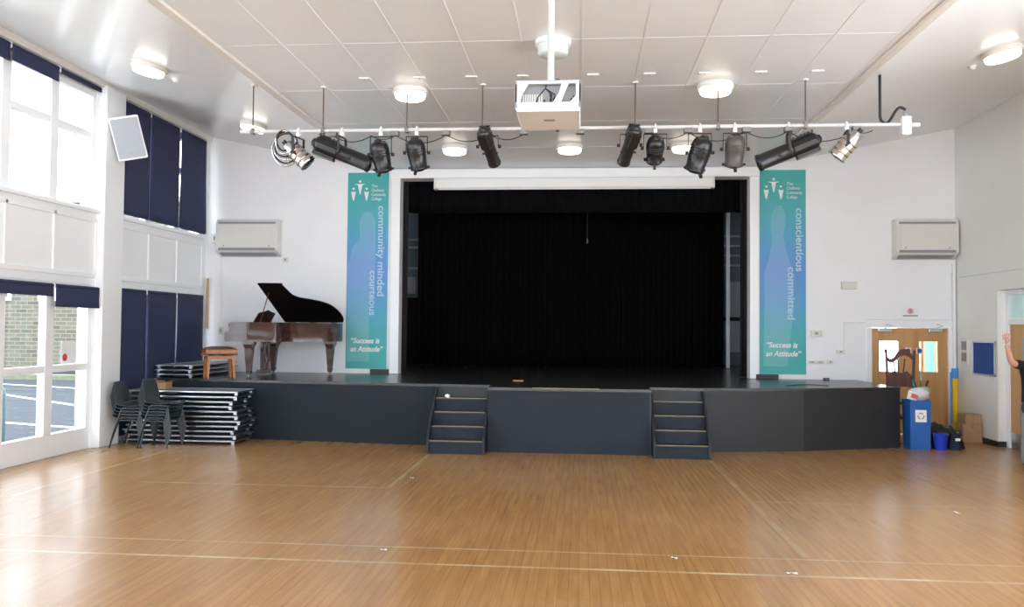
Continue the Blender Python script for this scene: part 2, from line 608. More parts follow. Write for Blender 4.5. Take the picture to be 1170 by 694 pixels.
struct(MB().box(TR - 0.05, TR + 0.05, y0, YB, ZC - 0.03, ZC + 0.03).build('trim_2', M['trim'], None, 0.01), 'long white ceiling trim on the right', 'trim')
struct(MB().prism([(XL, 5.44), (XL + 0.09, 5.47), (XL + 0.11, 5.6), (XL, 5.62)], y0, YB, 'y').build('trim_3', M['trim']), 'white cornice at the top of the window wall', 'trim')

# ------------------------------------------------------------------ left wall: bays of windows
BAYS = [(12.47, 15.42), (8.95, 11.9), (5.43, 8.38), (1.91, 4.86), (-1.61, 1.34), (-5.13, -2.18)]
XO = XL - 0.25
w = MB()
w.box(XO, XL, y0, YB + 0.2, 2.45, 3.56)               # spandrel between the two rows of windows
w.box(XO, XL, y0, YB + 0.2, 5.36, 5.85)               # above the upper row
piers = [(15.42, YB + 0.2)] + [(BAYS[i + 1][1], BAYS[i][0]) for i in range(5)] + [(y0, BAYS[5][0])]
for a, b in piers:
    w.box(XO, XL, a, b, 0, 2.45)
    w.box(XO, XL, a, b, 3.56, 5.36)
struct(w.build('wall_left', M['gloss']), 'white window wall on the left of the hall', 'wall')
for i, (a, b) in enumerate(piers[1:-1]):
    p = MB().box(XL - 0.02, XL + 0.13, a + 0.02, b - 0.02, 0, 5.5)
    struct(p.build('trim_%d' % (4 + i), M['gloss'], None, 0.012), ['white pier between the open window and the drawn blinds', 'white pier outside the picture'][min(i, 1)], 'pier')
# panels, ledge and battens on the spandrel
p = MB()
for a, b in BAYS:
    n = 3
    for k in range(n + 1):
        y = a + (b - a) * k / n
        p.box(XL, XL + 0.025, y - 0.025, y + 0.025, 2.62, 3.45)
    p.box(XL, XL + 0.025, a, b, 2.56, 2.63)
    p.box(XL, XL + 0.025, a, b, 3.40, 3.46)
    p.box(XL, XL + 0.07, a - 0.02, b + 0.02, 3.535, 3.585)
struct(p.build('trim_20', M['gloss'], None, 0.006), 'white ledge and panel strips between upper and lower windows', 'trim')

def window(name, label, ya, yb, z0, z1, transoms, mw=0.085, bottom=None):
    n = 3
    f = MB()
    xa, xb = XL - 0.13, XL - 0.02
    zb = bottom if bottom else z0 + 0.06
    f.box(xa, xb, ya, yb, z1 - 0.07, z1)
    f.box(xa, xb, ya, yb, z0, zb)
    ys = [ya + (yb - ya) * k / n for k in range(n + 1)]
    for k, y in enumerate(ys):
        lo = y if k == 0 else y - mw
        hi = y if k == n else y + mw
        f.box(xa, xb, lo, hi if k < n else y, zb, z1 - 0.07) if 0 < k < n else f.box(xa, xb, y if k == 0 else y - 0.1, y + 0.1 if k == 0 else y, zb, z1 - 0.07)
    for z in transoms:
        f.box(xa + 0.005, xb - 0.005, ya + 0.05, yb - 0.05, z - 0.05, z + 0.05)
    o = struct(f.build(name, M['gloss'], None, 0.006), label, 'window')
    for k in range(n):
        MB().box(XL - 0.08, XL - 0.075, ys[k] + 0.02, ys[k + 1] - 0.02, zb - 0.01, z1 - 0.06).build('pane', M['glass'], o)
    return o
words = ['behind the drawn blinds', 'with open view', 'outside the picture', 'outside the picture', 'outside the picture', 'outside the picture']
for i, (a, b) in enumerate(BAYS):
    window('window_%d' % (2 * i + 1), 'upper white framed window %s on the left wall' % words[i], a, b, 3.56, 5.36, [4.71])
    window('window_%d' % (2 * i + 2), 'lower white framed window %s on the left wall' % words[i], a, b, 0.0, 2.45, [1.23], bottom=0.32)

def blind(label, ya, yb, ztop, zbot, group, x=XL + 0.05, bar=True, twist=0.0):
    t = thing('roller_blind', label, 'blind', (x, (ya + yb) / 2, ztop), 0, group)
    h = (yb - ya) / 2
    MB().cone((0, -h, -0.03), (0, h, -0.03), 0.032, n=14).build('roller', M['navydark'], t)
    hh = ztop - zbot
    def fn(u, v):
        y = -h + 0.012 + (2 * h - 0.024) * u
        z = -0.05 - (hh - 0.06) * v
        return (0.028 + 0.004 * math.sin(9 * u + 5 * v) * v + twist * v * (u - 0.5), y + 0.02 * twist * v, z)
    MB().grid(fn, 10, 14, 0.003).build('cloth', M['navy'], t)
    MB().box(0.018, 0.036, -h + 0.012, h - 0.012, -hh, -hh + 0.025).build('bottom_bar', M['navydark'], t)
    for s in (-1, 1):
        MB().box(-0.04, 0.03, s * h - 0.006, s * h + 0.006, -0.07, 0.01).build('bracket', M['white'], t)
    return t
GB = 'navy roller blinds on the left wall'
ub = [12.50, 13.31, 14.36, 15.40]
for k, t in enumerate(('nearest the white loudspeaker', 'in the middle of the upper three', 'nearest the end wall')):
    blind('drawn navy upper roller blind %s' % t, ub[k] + 0.012, ub[k + 1] - 0.012 - (0.035 if k == 1 else 0), 5.44, 3.62, GB, twist=[0, 0.02, 0.04][k])
lb = [12.50, 13.30, 14.33, 15.40]
for k, t in enumerate(('beside the white pier, behind stacked chairs', 'in the middle of the lower three', 'nearest the end wall, behind the piano stool')):
    blind('drawn navy lower roller blind %s' % t, lb[k] + 0.012, lb[k + 1] - 0.02, 2.44, (0.1, 0.3, 1.0)[k], GB, twist=[0.03, -0.03, 0.02][k])
blind('rolled-up navy blind at the very left edge, above the upper window', 8.98, 9.85, 5.45, 5.2, GB)
blind('navy blind pulled a little way down over the upper left window', 9.87, 10.84, 5.45, 5.23, GB)
blind('navy blind fully rolled up above the upper window by the loudspeaker', 10.87, 11.86, 5.45, 5.37, GB)
blind('short navy blind above the lower window at the left picture edge', 9.0, 10.84, 2.42, 2.24, GB)
blind('navy blind pulled a third down over the lower window with poster', 10.87, 11.95, 2.42, 2.1, GB)

# poster taped on the glass
t = thing('poster', 'white poster with red mark taped to the lower window glass', 'poster', (XL - 0.068, 11.43, 1.29))
MB().box(-0.001, 0.001, -0.17, 0.17, 0, 0.33).build('sheet', M['paper'], t)
MB().cone((0.001, -0.09, 0.09), (0.003, -0.09, 0.09), 0.055, n=20).build('red_mark', M['red'], t)

# ------------------------------------------------------------------ outside
struct(MB().box(-70, XO - 0.001, -25, 70, -0.2, -0.05).build('ground', M['asphalt']), 'grey asphalt yard outside the left windows', 'ground')
struct(MB().box(-60, XO - 0.001, -25, 11.2, -0.049, -0.03).build('ground_bounce_slab', M['paving']), 'pale paving along the outside of the window wall', 'paving')  # added out of view to reflect daylight onto the left ceiling slope
for pts, lab in ((((-14.5, 16.2), (-9.3, 14.6)), 'long white painted line on the asphalt nearest the window'), (((-17.0, 22.2), (-9.5, 17.0)), 'white painted line further out on the asphalt'), (((-20, 25.5), (-12.0, 22.5)), 'farthest white painted line on the asphalt')):
    a, b = Vector((*pts[0], 0)), Vector((*pts[1], 0))
    n = Vector((-(b - a).y, (b - a).x, 0)).normalized() * 0.07
    tag(MB().prism([(a + n)[:2], (b + n)[:2], (b - n)[:2], (a - n)[:2]], -0.05, -0.044).build('road_marking', M['roadline']), lab, 'road marking', 'painted lines on the yard')
tag(MB().box(-40, -13, 27.0, 27.5, -0.05, 0.12).build('kerb', M['kerbgreen']), 'mossy kerb along the foot of the brick building', 'kerb')
t = thing('bollard', 'teal round-topped bollard outside the lower left window', 'bollard', (-9.06, 12.24, -0.05))
MB().lathe((0, 0, 0), (0, 0, 1), [(0, 0.11), (0.8, 0.11), (0.86, 0.1), (0.92, 0.06), (0.94, 0.01)], 20).build('post', M['bollard'], t)
MB().lathe((0, 0, 0), (0, 0, 1), [(0, 0.16), (0.03, 0.16), (0.05, 0.12)], 20).build('base', M['steel'], t)
b = thing('building', 'buff brick building across the yard, seen through the window', 'building', (-26, 33, -0.05))
MB().box(-16, 12, 0, 6, 0, 7).build('wall', M['brick'], b)
for x in (-2.0, 1.30, 4.0, 7.2):
    f = MB()
    f.box(x - 0.75, x + 0.75, -0.06, 0.05, 2.9, 4.6)
    fr = f.build('window', M['white'], b)
    MB().box(x - 0.6, x - 0.05, -0.075, -0.055, 3.05, 4.45).build('pane', M['lens'], fr)
    MB().box(x + 0.05, x + 0.6, -0.075, -0.055, 3.05, 4.45).build('pane', M['lens'], fr)
MB().box(-16.2, 12.2, -0.3, 6.2, 7, 7.25).build('roof', M['steel'], b)

# ------------------------------------------------------------------ right wall with door recess
w = MB()
xr2 = XR + 0.45
RD0, RD1 = 12.0, 14.1                                  # recess for the right-hand door
w.box(XR, xr2, RD1, YB + 0.2, 0, 5.85)
w.box(XR, xr2, RD0, RD1, 2.55, 5.85)
w.box(XR, xr2, y0, RD0, 0, 0.6)
w.box(XR, xr2, y0, RD0, 4.9, 5.85)
RW = [(-6.3, -4.0), (-3.7, -1.4), (-1.1, 1.2), (1.5, 3.8), (4.1, 6.4), (6.7, 8.0)]  # unseen windows, invented to bring in light from the right
edges = [y0] + [v for q in RW for v in q] + [RD0]
for i in range(0, len(edges), 2):
    w.box(XR, xr2, edges[i], edges[i + 1], 0.6, 4.9)
struct(w.build('wall_right', M['wall_r']), 'cream wall on the right of the hall', 'wall')
for i, (a, b) in enumerate(RW):
    f = MB()
    for z in (0.6, 2.0, 3.4, 4.83):
        f.box(XR + 0.1, XR + 0.2, a, b, z, z + 0.07)
    for y in (a, (a + b) / 2 - 0.035, b - 0.07):
        f.box(XR + 0.1, XR + 0.2, y, y + 0.07, 0.6, 4.9)
    o = struct(f.build('window_%d' % (20 + i), M['gloss']), 'white framed window outside the picture on the right wall', 'window')
    MB().box(XR + 0.148, XR + 0.152, a + 0.03, b - 0.03, 0.63, 4.87).build('pane', M['glass'], o)
# recessed door
f = MB()
xd = XR + 0.12
f.box(xd, xd + 0.1, RD1 - 0.10, RD1, 0, 2.55)
f.box(xd, xd + 0.1, RD0, RD0 + 0.10, 0, 2.55)
f.box(xd, xd + 0.1, RD0 + 0.1, RD1 - 0.1, 1.99, 2.09)
f.box(xd, xd + 0.1, RD0 + 0.1, RD1 - 0.1, 2.47, 2.55)
d = struct(f.build('door_2', M['gloss'], None, 0.006), 'white door frame with wood door and transom recessed in the right wall', 'door')
ym = (RD0 + RD1) / 2
for a, b in ((RD0 + 0.1, ym - 0.003), (ym + 0.003, RD1 - 0.1)):
    lf = MB().box(xd + 0.03, xd + 0.075, a, b, 0.01, 1.99).build('door_leaf', M['doorwood'], d)
    MB().box(xd + 0.02, xd + 0.035, a + 0.02, b - 0.02, 0.02, 0.25).build('kick_plate', M['alu'], lf)
    s = a + 0.55 if a > ym else a + 0.2
    MB().box(xd + 0.022, xd + 0.034, s - 0.28, s + 0.0, 1.05, 1.8).build('vision_panel', M['aqua'], lf)
    yh = a + 0.1 if a > ym else b - 0.1
    MB().tube([(xd + 0.03, yh, 0.85), (xd - 0.03, yh, 0.87), (xd - 0.03, yh, 1.13), (xd + 0.03, yh, 1.15)], 0.011).build('handle', M['alu'], lf)
MB().box(xd + 0.05, xd + 0.055, RD0 + 0.1, RD1 - 0.1, 2.09, 2.47).build('transom_pane', M['doorglass'], d)
struct(MB().box(xr2 + 0.25, xr2 + 0.35, RD0 - 1, RD1 + 1, -0.1, 3.2).build('wall_corridor_right', M['aqua']), 'pale aqua corridor wall behind the recessed right door', 'wall')
bb = MB().box(XR - 0.015, XR, RD1, 14.6, 0, 0.09)
bb.box(XR - 0.015, xd, RD1 - 0.015, RD1, 0, 0.09)
struct(bb.build('baseboard_right', M['plinth']), 'black skirting round the corner of the right wall', 'skirting')

# ------------------------------------------------------------------ end wall with proscenium opening and double door
OX0, OX1, OZ1 = -3.47, 3.12, 4.71
DX0, DX1, DZ = 5.26, 6.68, 2.0
yb2 = YB + 0.25
w = MB()
w.box(XL - 0.25, OX0, YB, yb2, 0, 5.9)
w.box(OX0, OX1, YB, yb2, OZ1, 5.9)
w.box(OX0, OX1, YB, yb2, 0, ZS - 0.06)
w.box(OX1, DX0, YB, yb2, 0, 5.9)
w.box(DX0, DX1, YB, yb2, DZ + 0.06, 5.9)
w.box(DX1, xr2, YB, yb2, 0, 5.9)
struct(w.build('wall_back', M['wall']), 'white end wall around the stage opening', 'wall')
f = MB()
f.box(OX0 - 0.17, OX0 + 0.01, YB - 0.06, YB + 0.02, ZS, OZ1 + 0.12)
f.box(OX1 - 0.01, OX1 + 0.16, YB - 0.06, YB + 0.02, ZS, OZ1 + 0.12)
struct(f.build('trim_21', M['gloss'], None, 0.012), 'white side casings of the stage opening', 'trim')
f = MB()
f.box(OX0 - 0.17, OX1 + 0.16, YB - 0.1, YB, OZ1 + 0.0, OZ1 + 0.17)
f.box(OX0 - 0.22, OX1 + 0.21, YB - 0.06, YB, OZ1 + 0.17, 4.9)
struct(f.build('trim_22', M['gloss'], None, 0.012), 'white header casing above the stage opening', 'trim')

# double door
f = MB()
f.box(DX0 - 0.06, DX0 + 0.04, YB - 0.03, YB + 0.12, 0, DZ - 0.07)
f.box(DX1 - 0.04, DX1 + 0.06, YB - 0.03, YB + 0.12, 0, DZ - 0.07)
f.box(DX0 - 0.06, DX1 + 0.06, YB - 0.03, YB + 0.12, DZ - 0.07, DZ + 0.07)
d = struct(f.build('door_1', M['gloss'], None, 0.006), 'oak double door with glazed panels right of the stage', 'door')
dm = DX0 + 0.79
for k, (a, b, va, vb) in enumerate(((DX0 + 0.045, dm - 0.003, 5.43, 5.80), (dm + 0.003, DX1 - 0.045, 6.13, 6.48))):
    z0_, z1_ = 1.12, 1.70
    q = MB()
    q.box(a, va, YB + 0.02, YB + 0.065, 0.01, DZ - 0.075)
    q.box(vb, b, YB + 0.02, YB + 0.065, 0.01, DZ - 0.075)
    q.box(va, vb, YB + 0.02, YB + 0.065, 0.01, z0_)
    q.box(va, vb, YB + 0.02, YB + 0.065, z1_, DZ - 0.075)
    lf = q.build('door_leaf', M['doorwood'], d)
    MB().box(va, vb, YB + 0.04, YB + 0.046, z0_, z1_).build('vision_panel', M['doorglass'], lf)
    q = MB()
    for bx in ((va - 0.02, va + 0.012, z0_ - 0.02, z1_ + 0.02), (vb - 0.012, vb + 0.02, z0_ - 0.02, z1_ + 0.02), (va, vb, z0_ - 0.02, z0_ + 0.012), (va, vb, z1_ - 0.012, z1_ + 0.02)):
        q.box(bx[0], bx[1], YB + 0.01, YB + 0.03, bx[2], bx[3])
    q.build('beading', M['doorwood'], lf)
    xs = dm - 0.1 if k == 0 else dm + 0.1
    MB().box(xs - 0.055, xs + 0.055, YB + 0.012, YB + 0.02, 1.46, 1.57).build('door_sign', M['paper'], lf)
    MB().cone((xs, YB + 0.013, 1.515), (xs, YB + 0.009, 1.515), 0.042, n=20).build('sign_disc', M['bluesign'], lf)
    MB().tube([(xs, YB + 0.02, 0.85), (xs, YB - 0.04, 0.88), (xs, YB - 0.04, 1.12), (xs, YB + 0.02, 1.15)], 0.011).build('handle', M['alu'], lf)
    xc = a + 0.22 if k == 0 else b - 0.22
    cl = MB().box(xc - 0.12, xc + 0.12, YB - 0.04, YB + 0.02, DZ - 0.14, DZ - 0.08).build('door_closer', M['alu'], lf, 0.006)
    MB().tube([(xc, YB - 0.02, DZ - 0.08), (xc + 0.09, YB - 0.14, DZ - 0.03), (xc + 0.02, YB - 0.03, DZ + 0.0)], 0.008).build('closer_arm', M['alu'], lf)
# beyond the double door: a corridor wall and an open bright end
struct(MB().box(6.76, 9.5, 18.2, 18.35, -0.1, 3.2).build('wall_corridor', M['corridor']), 'cream corridor wall seen through the door glass', 'wall')
struct(MB().box(5.16, 9.5, yb2 + 0.002, 18.2, 2.6, 2.7).build('ceiling_corridor_shade', M['corridor']), 'low corridor ceiling behind the double door', 'ceiling')  # added out of view to keep sky light off the corridor wall
struct(MB().box(XR + 0.6, 9.5, yb2 + 0.002, 18.2, -0.12, 0.0).build('floor_corridor_shade', M['corridor']), 'corridor floor behind the double door', 'floor')  # added to stop the bright world shining up into the corridor
struct(MB().box(9.5, 9.6, yb2 + 0.002, 18.35, -0.12, 3.2).build('wall_corridor_shade', M['corridor']), 'end wall of the corridor behind the double door', 'wall')  # added out of view to close the corridor's right side against light
q = thing('corridor_door', 'pale aqua corridor door seen through the double door glass', 'door', (7.36, 18.18, 0))
MB().box(-0.10, 0.10, -0.02, 0.02, 0, 2.0).build('door_leaf', M['aqua'], q)
MB().box(-0.14, -0.10, -0.03, 0.02, 0, 2.04).build('frame_post', M['doorwood'], q)
MB().box(0.10, 0.14, -0.03, 0.02, 0, 2.04).build('frame_post', M['doorwood'], q)

# rear wall behind the camera, with guessed windows enlarged to light the hall
w = MB()
RWIN = [(-7.0, -4.4), (-4.2, -1.6), (-1.4, 1.2), (1.4, 4.0), (4.2, 6.5)]
ye = YR - 0.25
w.box(XO, xr2, ye, YR, 0, 0.4)
w.box(XO, xr2, ye, YR, 4.6, 5.9)
edges = [XO] + [v for q in RWIN for v in q] + [xr2]
for i in range(0, len(edges), 2):
    w.box(edges[i], edges[i + 1], ye, YR, 0.4, 4.6)
struct(w.build('wall_rear', M['wall']), 'white wall behind the camera', 'wall')
for i, (a, b) in enumerate(RWIN):
    f = MB()
    for z in (0.4, 1.8, 3.2, 4.52):
        f.box(a, b, YR - 0.15, YR - 0.05, z, z + 0.08)
    for x in (a, (a + b) / 2 - 0.04, b - 0.08):
        f.box(x, x + 0.08, YR - 0.15, YR - 0.05, 0.4, 4.6)
    o = struct(f.build('window_%d' % (30 + i), M['gloss']), 'white framed window behind the camera', 'window')
    MB().box(a + 0.03, b - 0.03, YR - 0.103, YR - 0.098, 0.43, 4.57).build('pane', M['glass'], o)

# ------------------------------------------------------------------ stage
FR = [(XL + 0.16, 13.43), (-2.28, 12.93), (-1.38, 12.86), (-1.38, 12.38), (1.05, 12.36), (1.05, 12.86), (1.88, 12.84), (3.45, 13.15), (5.12, 13.78)]
st = thing('stage', 'raised black stage platform across the end of the hall', 'stage', (0, 0, 0))
poly = FR + [(5.03, YB - 0.001), (XL + 0.16, YB - 0.001)]
def lipped(pl, d):
    return pl
MB().prism([(p[0], p[1] - 0.025) if i < len(FR) else p for i, p in enumerate(poly)], ZS - 0.045, ZS).build('deck', M['deck'], st)
segs = [(0, 1, 'slatedark'), (1, 2, 'slate2'), (2, 3, 'slate2'), (3, 4, 'slate'), (4, 5, 'slate2'), (5, 6, 'slate2'), (6, 7, 'slate2'), (7, 8, 'slate2')]
for i, j, mm in segs:
    a, b = Vector((*FR[i], 0)), Vector((*FR[j], 0))
    n = Vector((-(b - a).y, (b - a).x, 0)).normalized() * 0.03
    MB().prism([a[:2], b[:2], (b + n)[:2], (a + n)[:2]], 0, ZS - 0.045).build('fascia_panel', M[mm], st)
MB().prism([FR[8], (FR[8][0] - 0.03, FR[8][1] + 0.02), (5.00, YB - 0.01), (5.03, YB - 0.01)], 0, ZS - 0.045).build('end_panel', M['slate2'], st)
q = MB()
q.box(-0.71, 0.28, 12.335, 12.352, ZS - 0.010, ZS + 0.004)
q.build('edge_strip', M['nose'], st)
# stage house behind the opening
HX0, HX1, HY = -6.2, 4.95, 21.6
struct(MB().box(HX0, HX1, YB, HY, ZS - 0.05, ZS).build('floor_stage', M['deck']), 'black stage floor behind the opening', 'floor')
w = MB().box(HX0, HX1, HY, HY + 0.2, 0.9, 6.2)
struct(w.build('wall_stage_back', M['housegrey']), 'grey wall behind the black stage curtain', 'wall')
w = MB()
w.box(HX0 - 0.2, HX0 - 0.001, yb2, HY + 0.2, 0.9, 6.2)
struct(w.build('wall_stage_left', M['housegrey']), 'grey side wall in the left wing of the stage', 'wall')
w = MB()
w.box(HX1, HX1 + 0.2, yb2, HY + 0.2, 0.9, 6.2)
struct(w.build('wall_stage_right', M['housegrey']), 'grey side wall in the right wing of the stage', 'wall')
struct(MB().box(HX0 - 0.2, HX1 + 0.2, yb2, HY + 0.2, 6.2, 6.3).build('ceiling_stage', M['dark']), 'black ceiling over the stage', 'ceiling')

def curtain(name, label, x0, x1, z0, z1, y, pleats, amp, m, group=None):
    t = thing(name, label, 'curtain', ((x0 + x1) / 2, y, z0), 0, group)
    h = (x1 - x0) / 2
    def fn(u, v):
        x = -h + 2 * h * u
        ph = 2 * PI * pleats * u
        a = amp * (1 - 0.35 * v)
        return (x + 0.3 * amp * math.sin(2 * ph + 3 * v), -a * math.sin(ph + 0.5 * math.sin(5 * u)) - 0.3 * a * math.sin(2.7 * ph), (z1 - z0) * v)
    MB().grid(fn, int(pleats * 10), 6, 0.004).build('cloth', m, t)
    MB().box(-h, h, -0.012, 0.012, z1 - z0 - 0.002, z1 - z0 + 0.05).build('heading_rail', M['dark'], t)
    return t
curtain('stage_curtain', 'wide black pleated backdrop curtain at the rear of the stage', -3.92, -0.02, ZS + 0.01, 5.6, 19.6, 26, 0.05, M['blackcloth'], 'black backdrop curtains')
curtain('stage_curtain', 'black backdrop curtain at the rear, right half beside the wing gap', -0.05, 3.36, ZS + 0.01, 5.6, 19.85, 25, 0.05, M['blackcloth'], 'black backdrop curtains')
bpy.data.objects['stage_curtain']['label'] = 'black backdrop curtain at the rear, left half beside the wing gap'
curtain('stage_valance', 'black valance border hanging across the top of the stage opening', -3.9, 3.5, 4.25, 5.8, 17.0, 30, 0.03, M['blackcloth'])
curtain('leg_curtain', 'narrow charcoal side curtain inside the left edge of the stage opening', -3.98, -3.41, ZS + 0.01, 5.6, 16.0, 4, 0.04, M['greycloth'], 'side curtains in the stage opening')
curtain('leg_curtain', 'narrow charcoal side curtain inside the right edge of the stage opening', 3.01, 3.5, ZS + 0.01, 5.6, 16.0, 4, 0.04, M['greycloth'], 'side curtains in the stage opening')
# things in the wings
t = thing('wing_rail', 'grey boards and pale rails in the left wing of the stage', 'wall boards', (-4.95, HY - 0.02, 0))
MB().box(-0.6, 0.6, -0.04, 0, 2.75, 3.2).build('pale_board', M['houselight'], t)
for z in (3.4, 3.95, 4.15):
    MB().box(-0.8, 0.8, -0.06, 0, z, z + 0.06).build('rail', M['houselight'], t)
MB().box(-0.7, 0.7, -0.03, 0, ZS, 2.65).build('lower_board', M['greycloth'], t)
t = thing('wing_rail', 'grey boards and pale rails in the right wing of the stage', 'wall boards', (4.2, HY - 0.02, 0))
MB().box(-0.5, 0.6, -0.04, 0, 1.3, 3.1).build('pale_board', M['houselight'], t)
for z in (3.5, 3.75, 4.0, 4.25):
    MB().box(-0.6, 0.7, -0.06, 0, z, z + 0.05).build('rail', M['houselight'], t)
MB().box(-0.6, 0.7, -0.05, -0.03, 2.1, 2.2).build('dark_rail', M['dark'], t)
t = thing('wing_post', 'pale post at the right edge of the black backdrop', 'post', (3.44, 19.72, ZS))
MB().box(-0.04, 0.04, -0.03, 0.03, 0.012, 4.2).build('post', M['houselight'], t)
MB().box(-0.08, 0.08, -0.08, 0.08, 0, 0.012).build('foot_plate', M['steel'], t)
# hanging cord in the opening and the projection screen case
t = thing('projection_screen', 'long white rolled-up projection screen case above the stage', 'screen', (-0.17, YB - 0.09, 4.5))
q = MB()
q.prism([(-0.10, 0.02), (-0.09, 0.0), (0.03, 0.0), (0.05, 0.03), (0.05, 0.17), (0.03, 0.2), (-0.08, 0.2), (-0.10, 0.18)], -2.6, 2.6, 'x')
q.build('case', M['white'], t)
for s in (-1, 1):
    MB().box(s * 2.6 - 0.02, s * 2.6 + 0.02, -0.11, 0.06, -0.015, 0.21).build('end_cap', M['offwhite'], t, 0.006)
MB().box(-2.55, 2.55, -0.05, -0.02, -0.02, 0.0).build('slat', M['white'], t)
t = thing('pull_cord', 'thin grey cord hanging in the dark stage opening', 'cord', (0.13, 17.4, 3.66))
MB().cone((0, 0, 0.1), (0, 0, 2.0), 0.006, n=8).build('cord', M['cable'], t)
MB().lathe((0, 0, 0), (0, 0, 1), [(0, 0.008), (0.02, 0.018), (0.1, 0.012)], 10).build('weight', M['steel'], t)

# steps
def steps(label, x0, x1, yf, yback):
    t = thing('stage_steps', label, 'steps', ((x0 + x1) / 2, yf, 0), 0, 'black steps up to the stage')
    h = (x1 - x0) / 2
    n, rise = 5, ZS / 5
    run = (yback - yf) / 4.0
    for k in range(4):
        z = rise * (k + 1)
        ya = run * k
        MB().box(-h + 0.03, h - 0.03, ya + 0.012, ya + 0.03, z - rise, z - 0.025).build('riser', M['slate'], t)
        tr = MB().box(-h + 0.03, h - 0.03, ya, ya + run + 0.03, z - 0.025, z).build('tread', M['slate2'], t)
        MB().box(-h + 0.04, h - 0.04, ya - 0.006, ya + 0.03, z - 0.009, z + 0.004).build('nosing', M['nose'], tr)
    MB().box(-h + 0.03, h - 0.03, 4 * run - 0.008, 4 * run - 0.002, 4 * rise, ZS - 0.05).build('riser', M['slate2'], t)
    for s in (-1, 1):
        xx = (-h, -h + 0.03) if s < 0 else (h - 0.03, h)
        MB().prism([(0 - 0.02, 0), (4 * run - 0.005, 0), (4 * run - 0.005, ZS - 0.04), (3.55 * run, ZS - 0.04), (-0.02, rise + 0.05)], xx[0], xx[1], 'x').build('stringer', M['slate2'], t)
    return t
steps('black wooden steps to the stage, left flight with white paper on it', -2.25, -1.39, 12.08, 12.86)
steps('black wooden steps to the stage, right flight with clear treads', 1.06, 1.87, 12.08, 12.82)
bpy.data.objects['stage_curtain']['label'] = 'black backdrop curtain at the rear of the stage, left half'
bpy.data.objects['stage_curtain.001']['label'] = 'black backdrop curtain at the rear of the stage, right half'

# black skirting offcuts under the banners
for x0, x1, side in ((-4.0, -3.64, 'left'), (3.22, 3.62, 'right')):
    q = MB().box(x0, x1, YB - 0.075, YB - 0.061, ZS, ZS + 0.085)
    q.box(x0, x1, YB - 0.061, YB, ZS + 0.06, ZS + 0.085)
    tag(q.build('skirting_board', M['plinth']), 'short black skirting board at the foot of the %s banner' % side, 'skirting')

# ------------------------------------------------------------------ banners
def figure(q, x, z, h, arms):
    """small emblem figure: head disc and tapering body"""
    def disc(cx, cz, r):
        q.prism([(cx + r * math.cos(2 * PI * i / 18), cz + r * math.sin(2 * PI * i / 18)) for i in range(18)], 0, 0.003, 'y')
    disc(x, z + h * 0.92, h * 0.085)
    if arms:
        q.prism([(x - h * 0.42, z + h * 0.74), (x + h * 0.42, z + h * 0.74), (x + h * 0.16, z + h * 0.66), (x + 0.03 * h, z), (x - 0.03 * h, z), (x - h * 0.16, z + h * 0.66)], 0, 0.003, 'y')
    else:
        q.prism([(x - h * 0.16, z + h * 0.72), (x - h * 0.08, z + h * 0.66), (x + h * 0.08, z + h * 0.66), (x + h * 0.16, z + h * 0.72), (x + h * 0.17, z + h * 0.58), (x + 0.04 * h, z), (x - 0.04 * h, z), (x - h * 0.17, z + h * 0.58)], 0, 0.003, 'y')

def banner(label, x0, x1, long_word, lz0, lz1, lx, short_word, sz0, sz1, sx_, sil):
    t = thing('banner', label, 'banner', ((x0 + x1) / 2, YB - 0.012, 0), 0, 'banners beside the stage')
    h = (x1 - x0) / 2
    MB().box(-h, h, 0, 0.010, 1.06, 4.84).build('banner_sheet', M['banner'], t)
    q = MB()
    q.prism([(p[0] * h, p[1]) for p in sil], -0.001, 0.0, 'y')
    q.build('silhouette', M['banner_sil'], t)
    q = MB()
    q.X = Matrix.Translation((0, -0.006, 0))
    figure(q, -h * 0.40, 4.42, 0.27, True)
    figure(q, -h * 0.72, 4.30, 0.25, False)
    figure(q, -h * 0.08, 4.30, 0.25, False)
    q.build('emblem', M['paper'], t)
    for k, (wd, ww) in enumerate((('The', 0.12), ('Chalfonts', 0.245), ('Community', 0.28), ('College', 0.195))):
        text('lettering', wd, 0.08, M['paper'], t, (h * 0.16, -0.004, 4.555 - 0.083 * k), width=ww)
    a = text('lettering', long_word, 0.19, M['print'], t, (h * lx, -0.004, lz1), rot=(PI / 2, PI / 2, 0), width=lz1 - lz0, bold=0.003)
    a = text('lettering', short_word, 0.19, M['print'], t, (h * sx_, -0.004, sz1), rot=(PI / 2, PI / 2, 0), width=sz1 - sz0, bold=0.003)
    text('lettering', '\u201cSuccess is', 0.14, M['paper'], t, (-0.03, -0.004, 1.55), align='CENTER', shear=0.25, width=0.56, bold=0.003)
    text('lettering', 'an Attitude\u201d', 0.14, M['paper'], t, (0, -0.004, 1.39), align='CENTER', shear=0.25, width=0.64, bold=0.003)
    return t
sil1 = [(-0.95, 1.2), (-0.95, 3.0), (-0.75, 3.4), (-0.35, 3.55), (-0.42, 3.75), (-0.38, 3.95), (-0.22, 4.06), (0.0, 4.09), (0.2, 4.05), (0.36, 3.92), (0.4, 3.6), (0.4, 3.3), (0.36, 2.6), (0.1, 2.2), (0.15, 1.2)]
sil2 = [(-0.85, 1.2), (-0.8, 2.4), (-0.82, 2.9), (-0.6, 3.2), (-0.45, 3.55), (-0.55, 3.8), (-0.5, 4.02), (-0.3, 4.16), (-0.05, 4.18), (0.1, 4.05), (0.12, 3.85), (0.02, 3.6), (0.2, 3.25), (0.5, 2.9), (0.45, 2.2), (0.2, 1.2)]
banner('tall blue-green banner reading community minded and courteous, left of the stage', -4.50, -3.70, 'community minded', 2.46, 4.20, 0.52, 'courteous', 2.09, 2.95, 0.14, sil1)
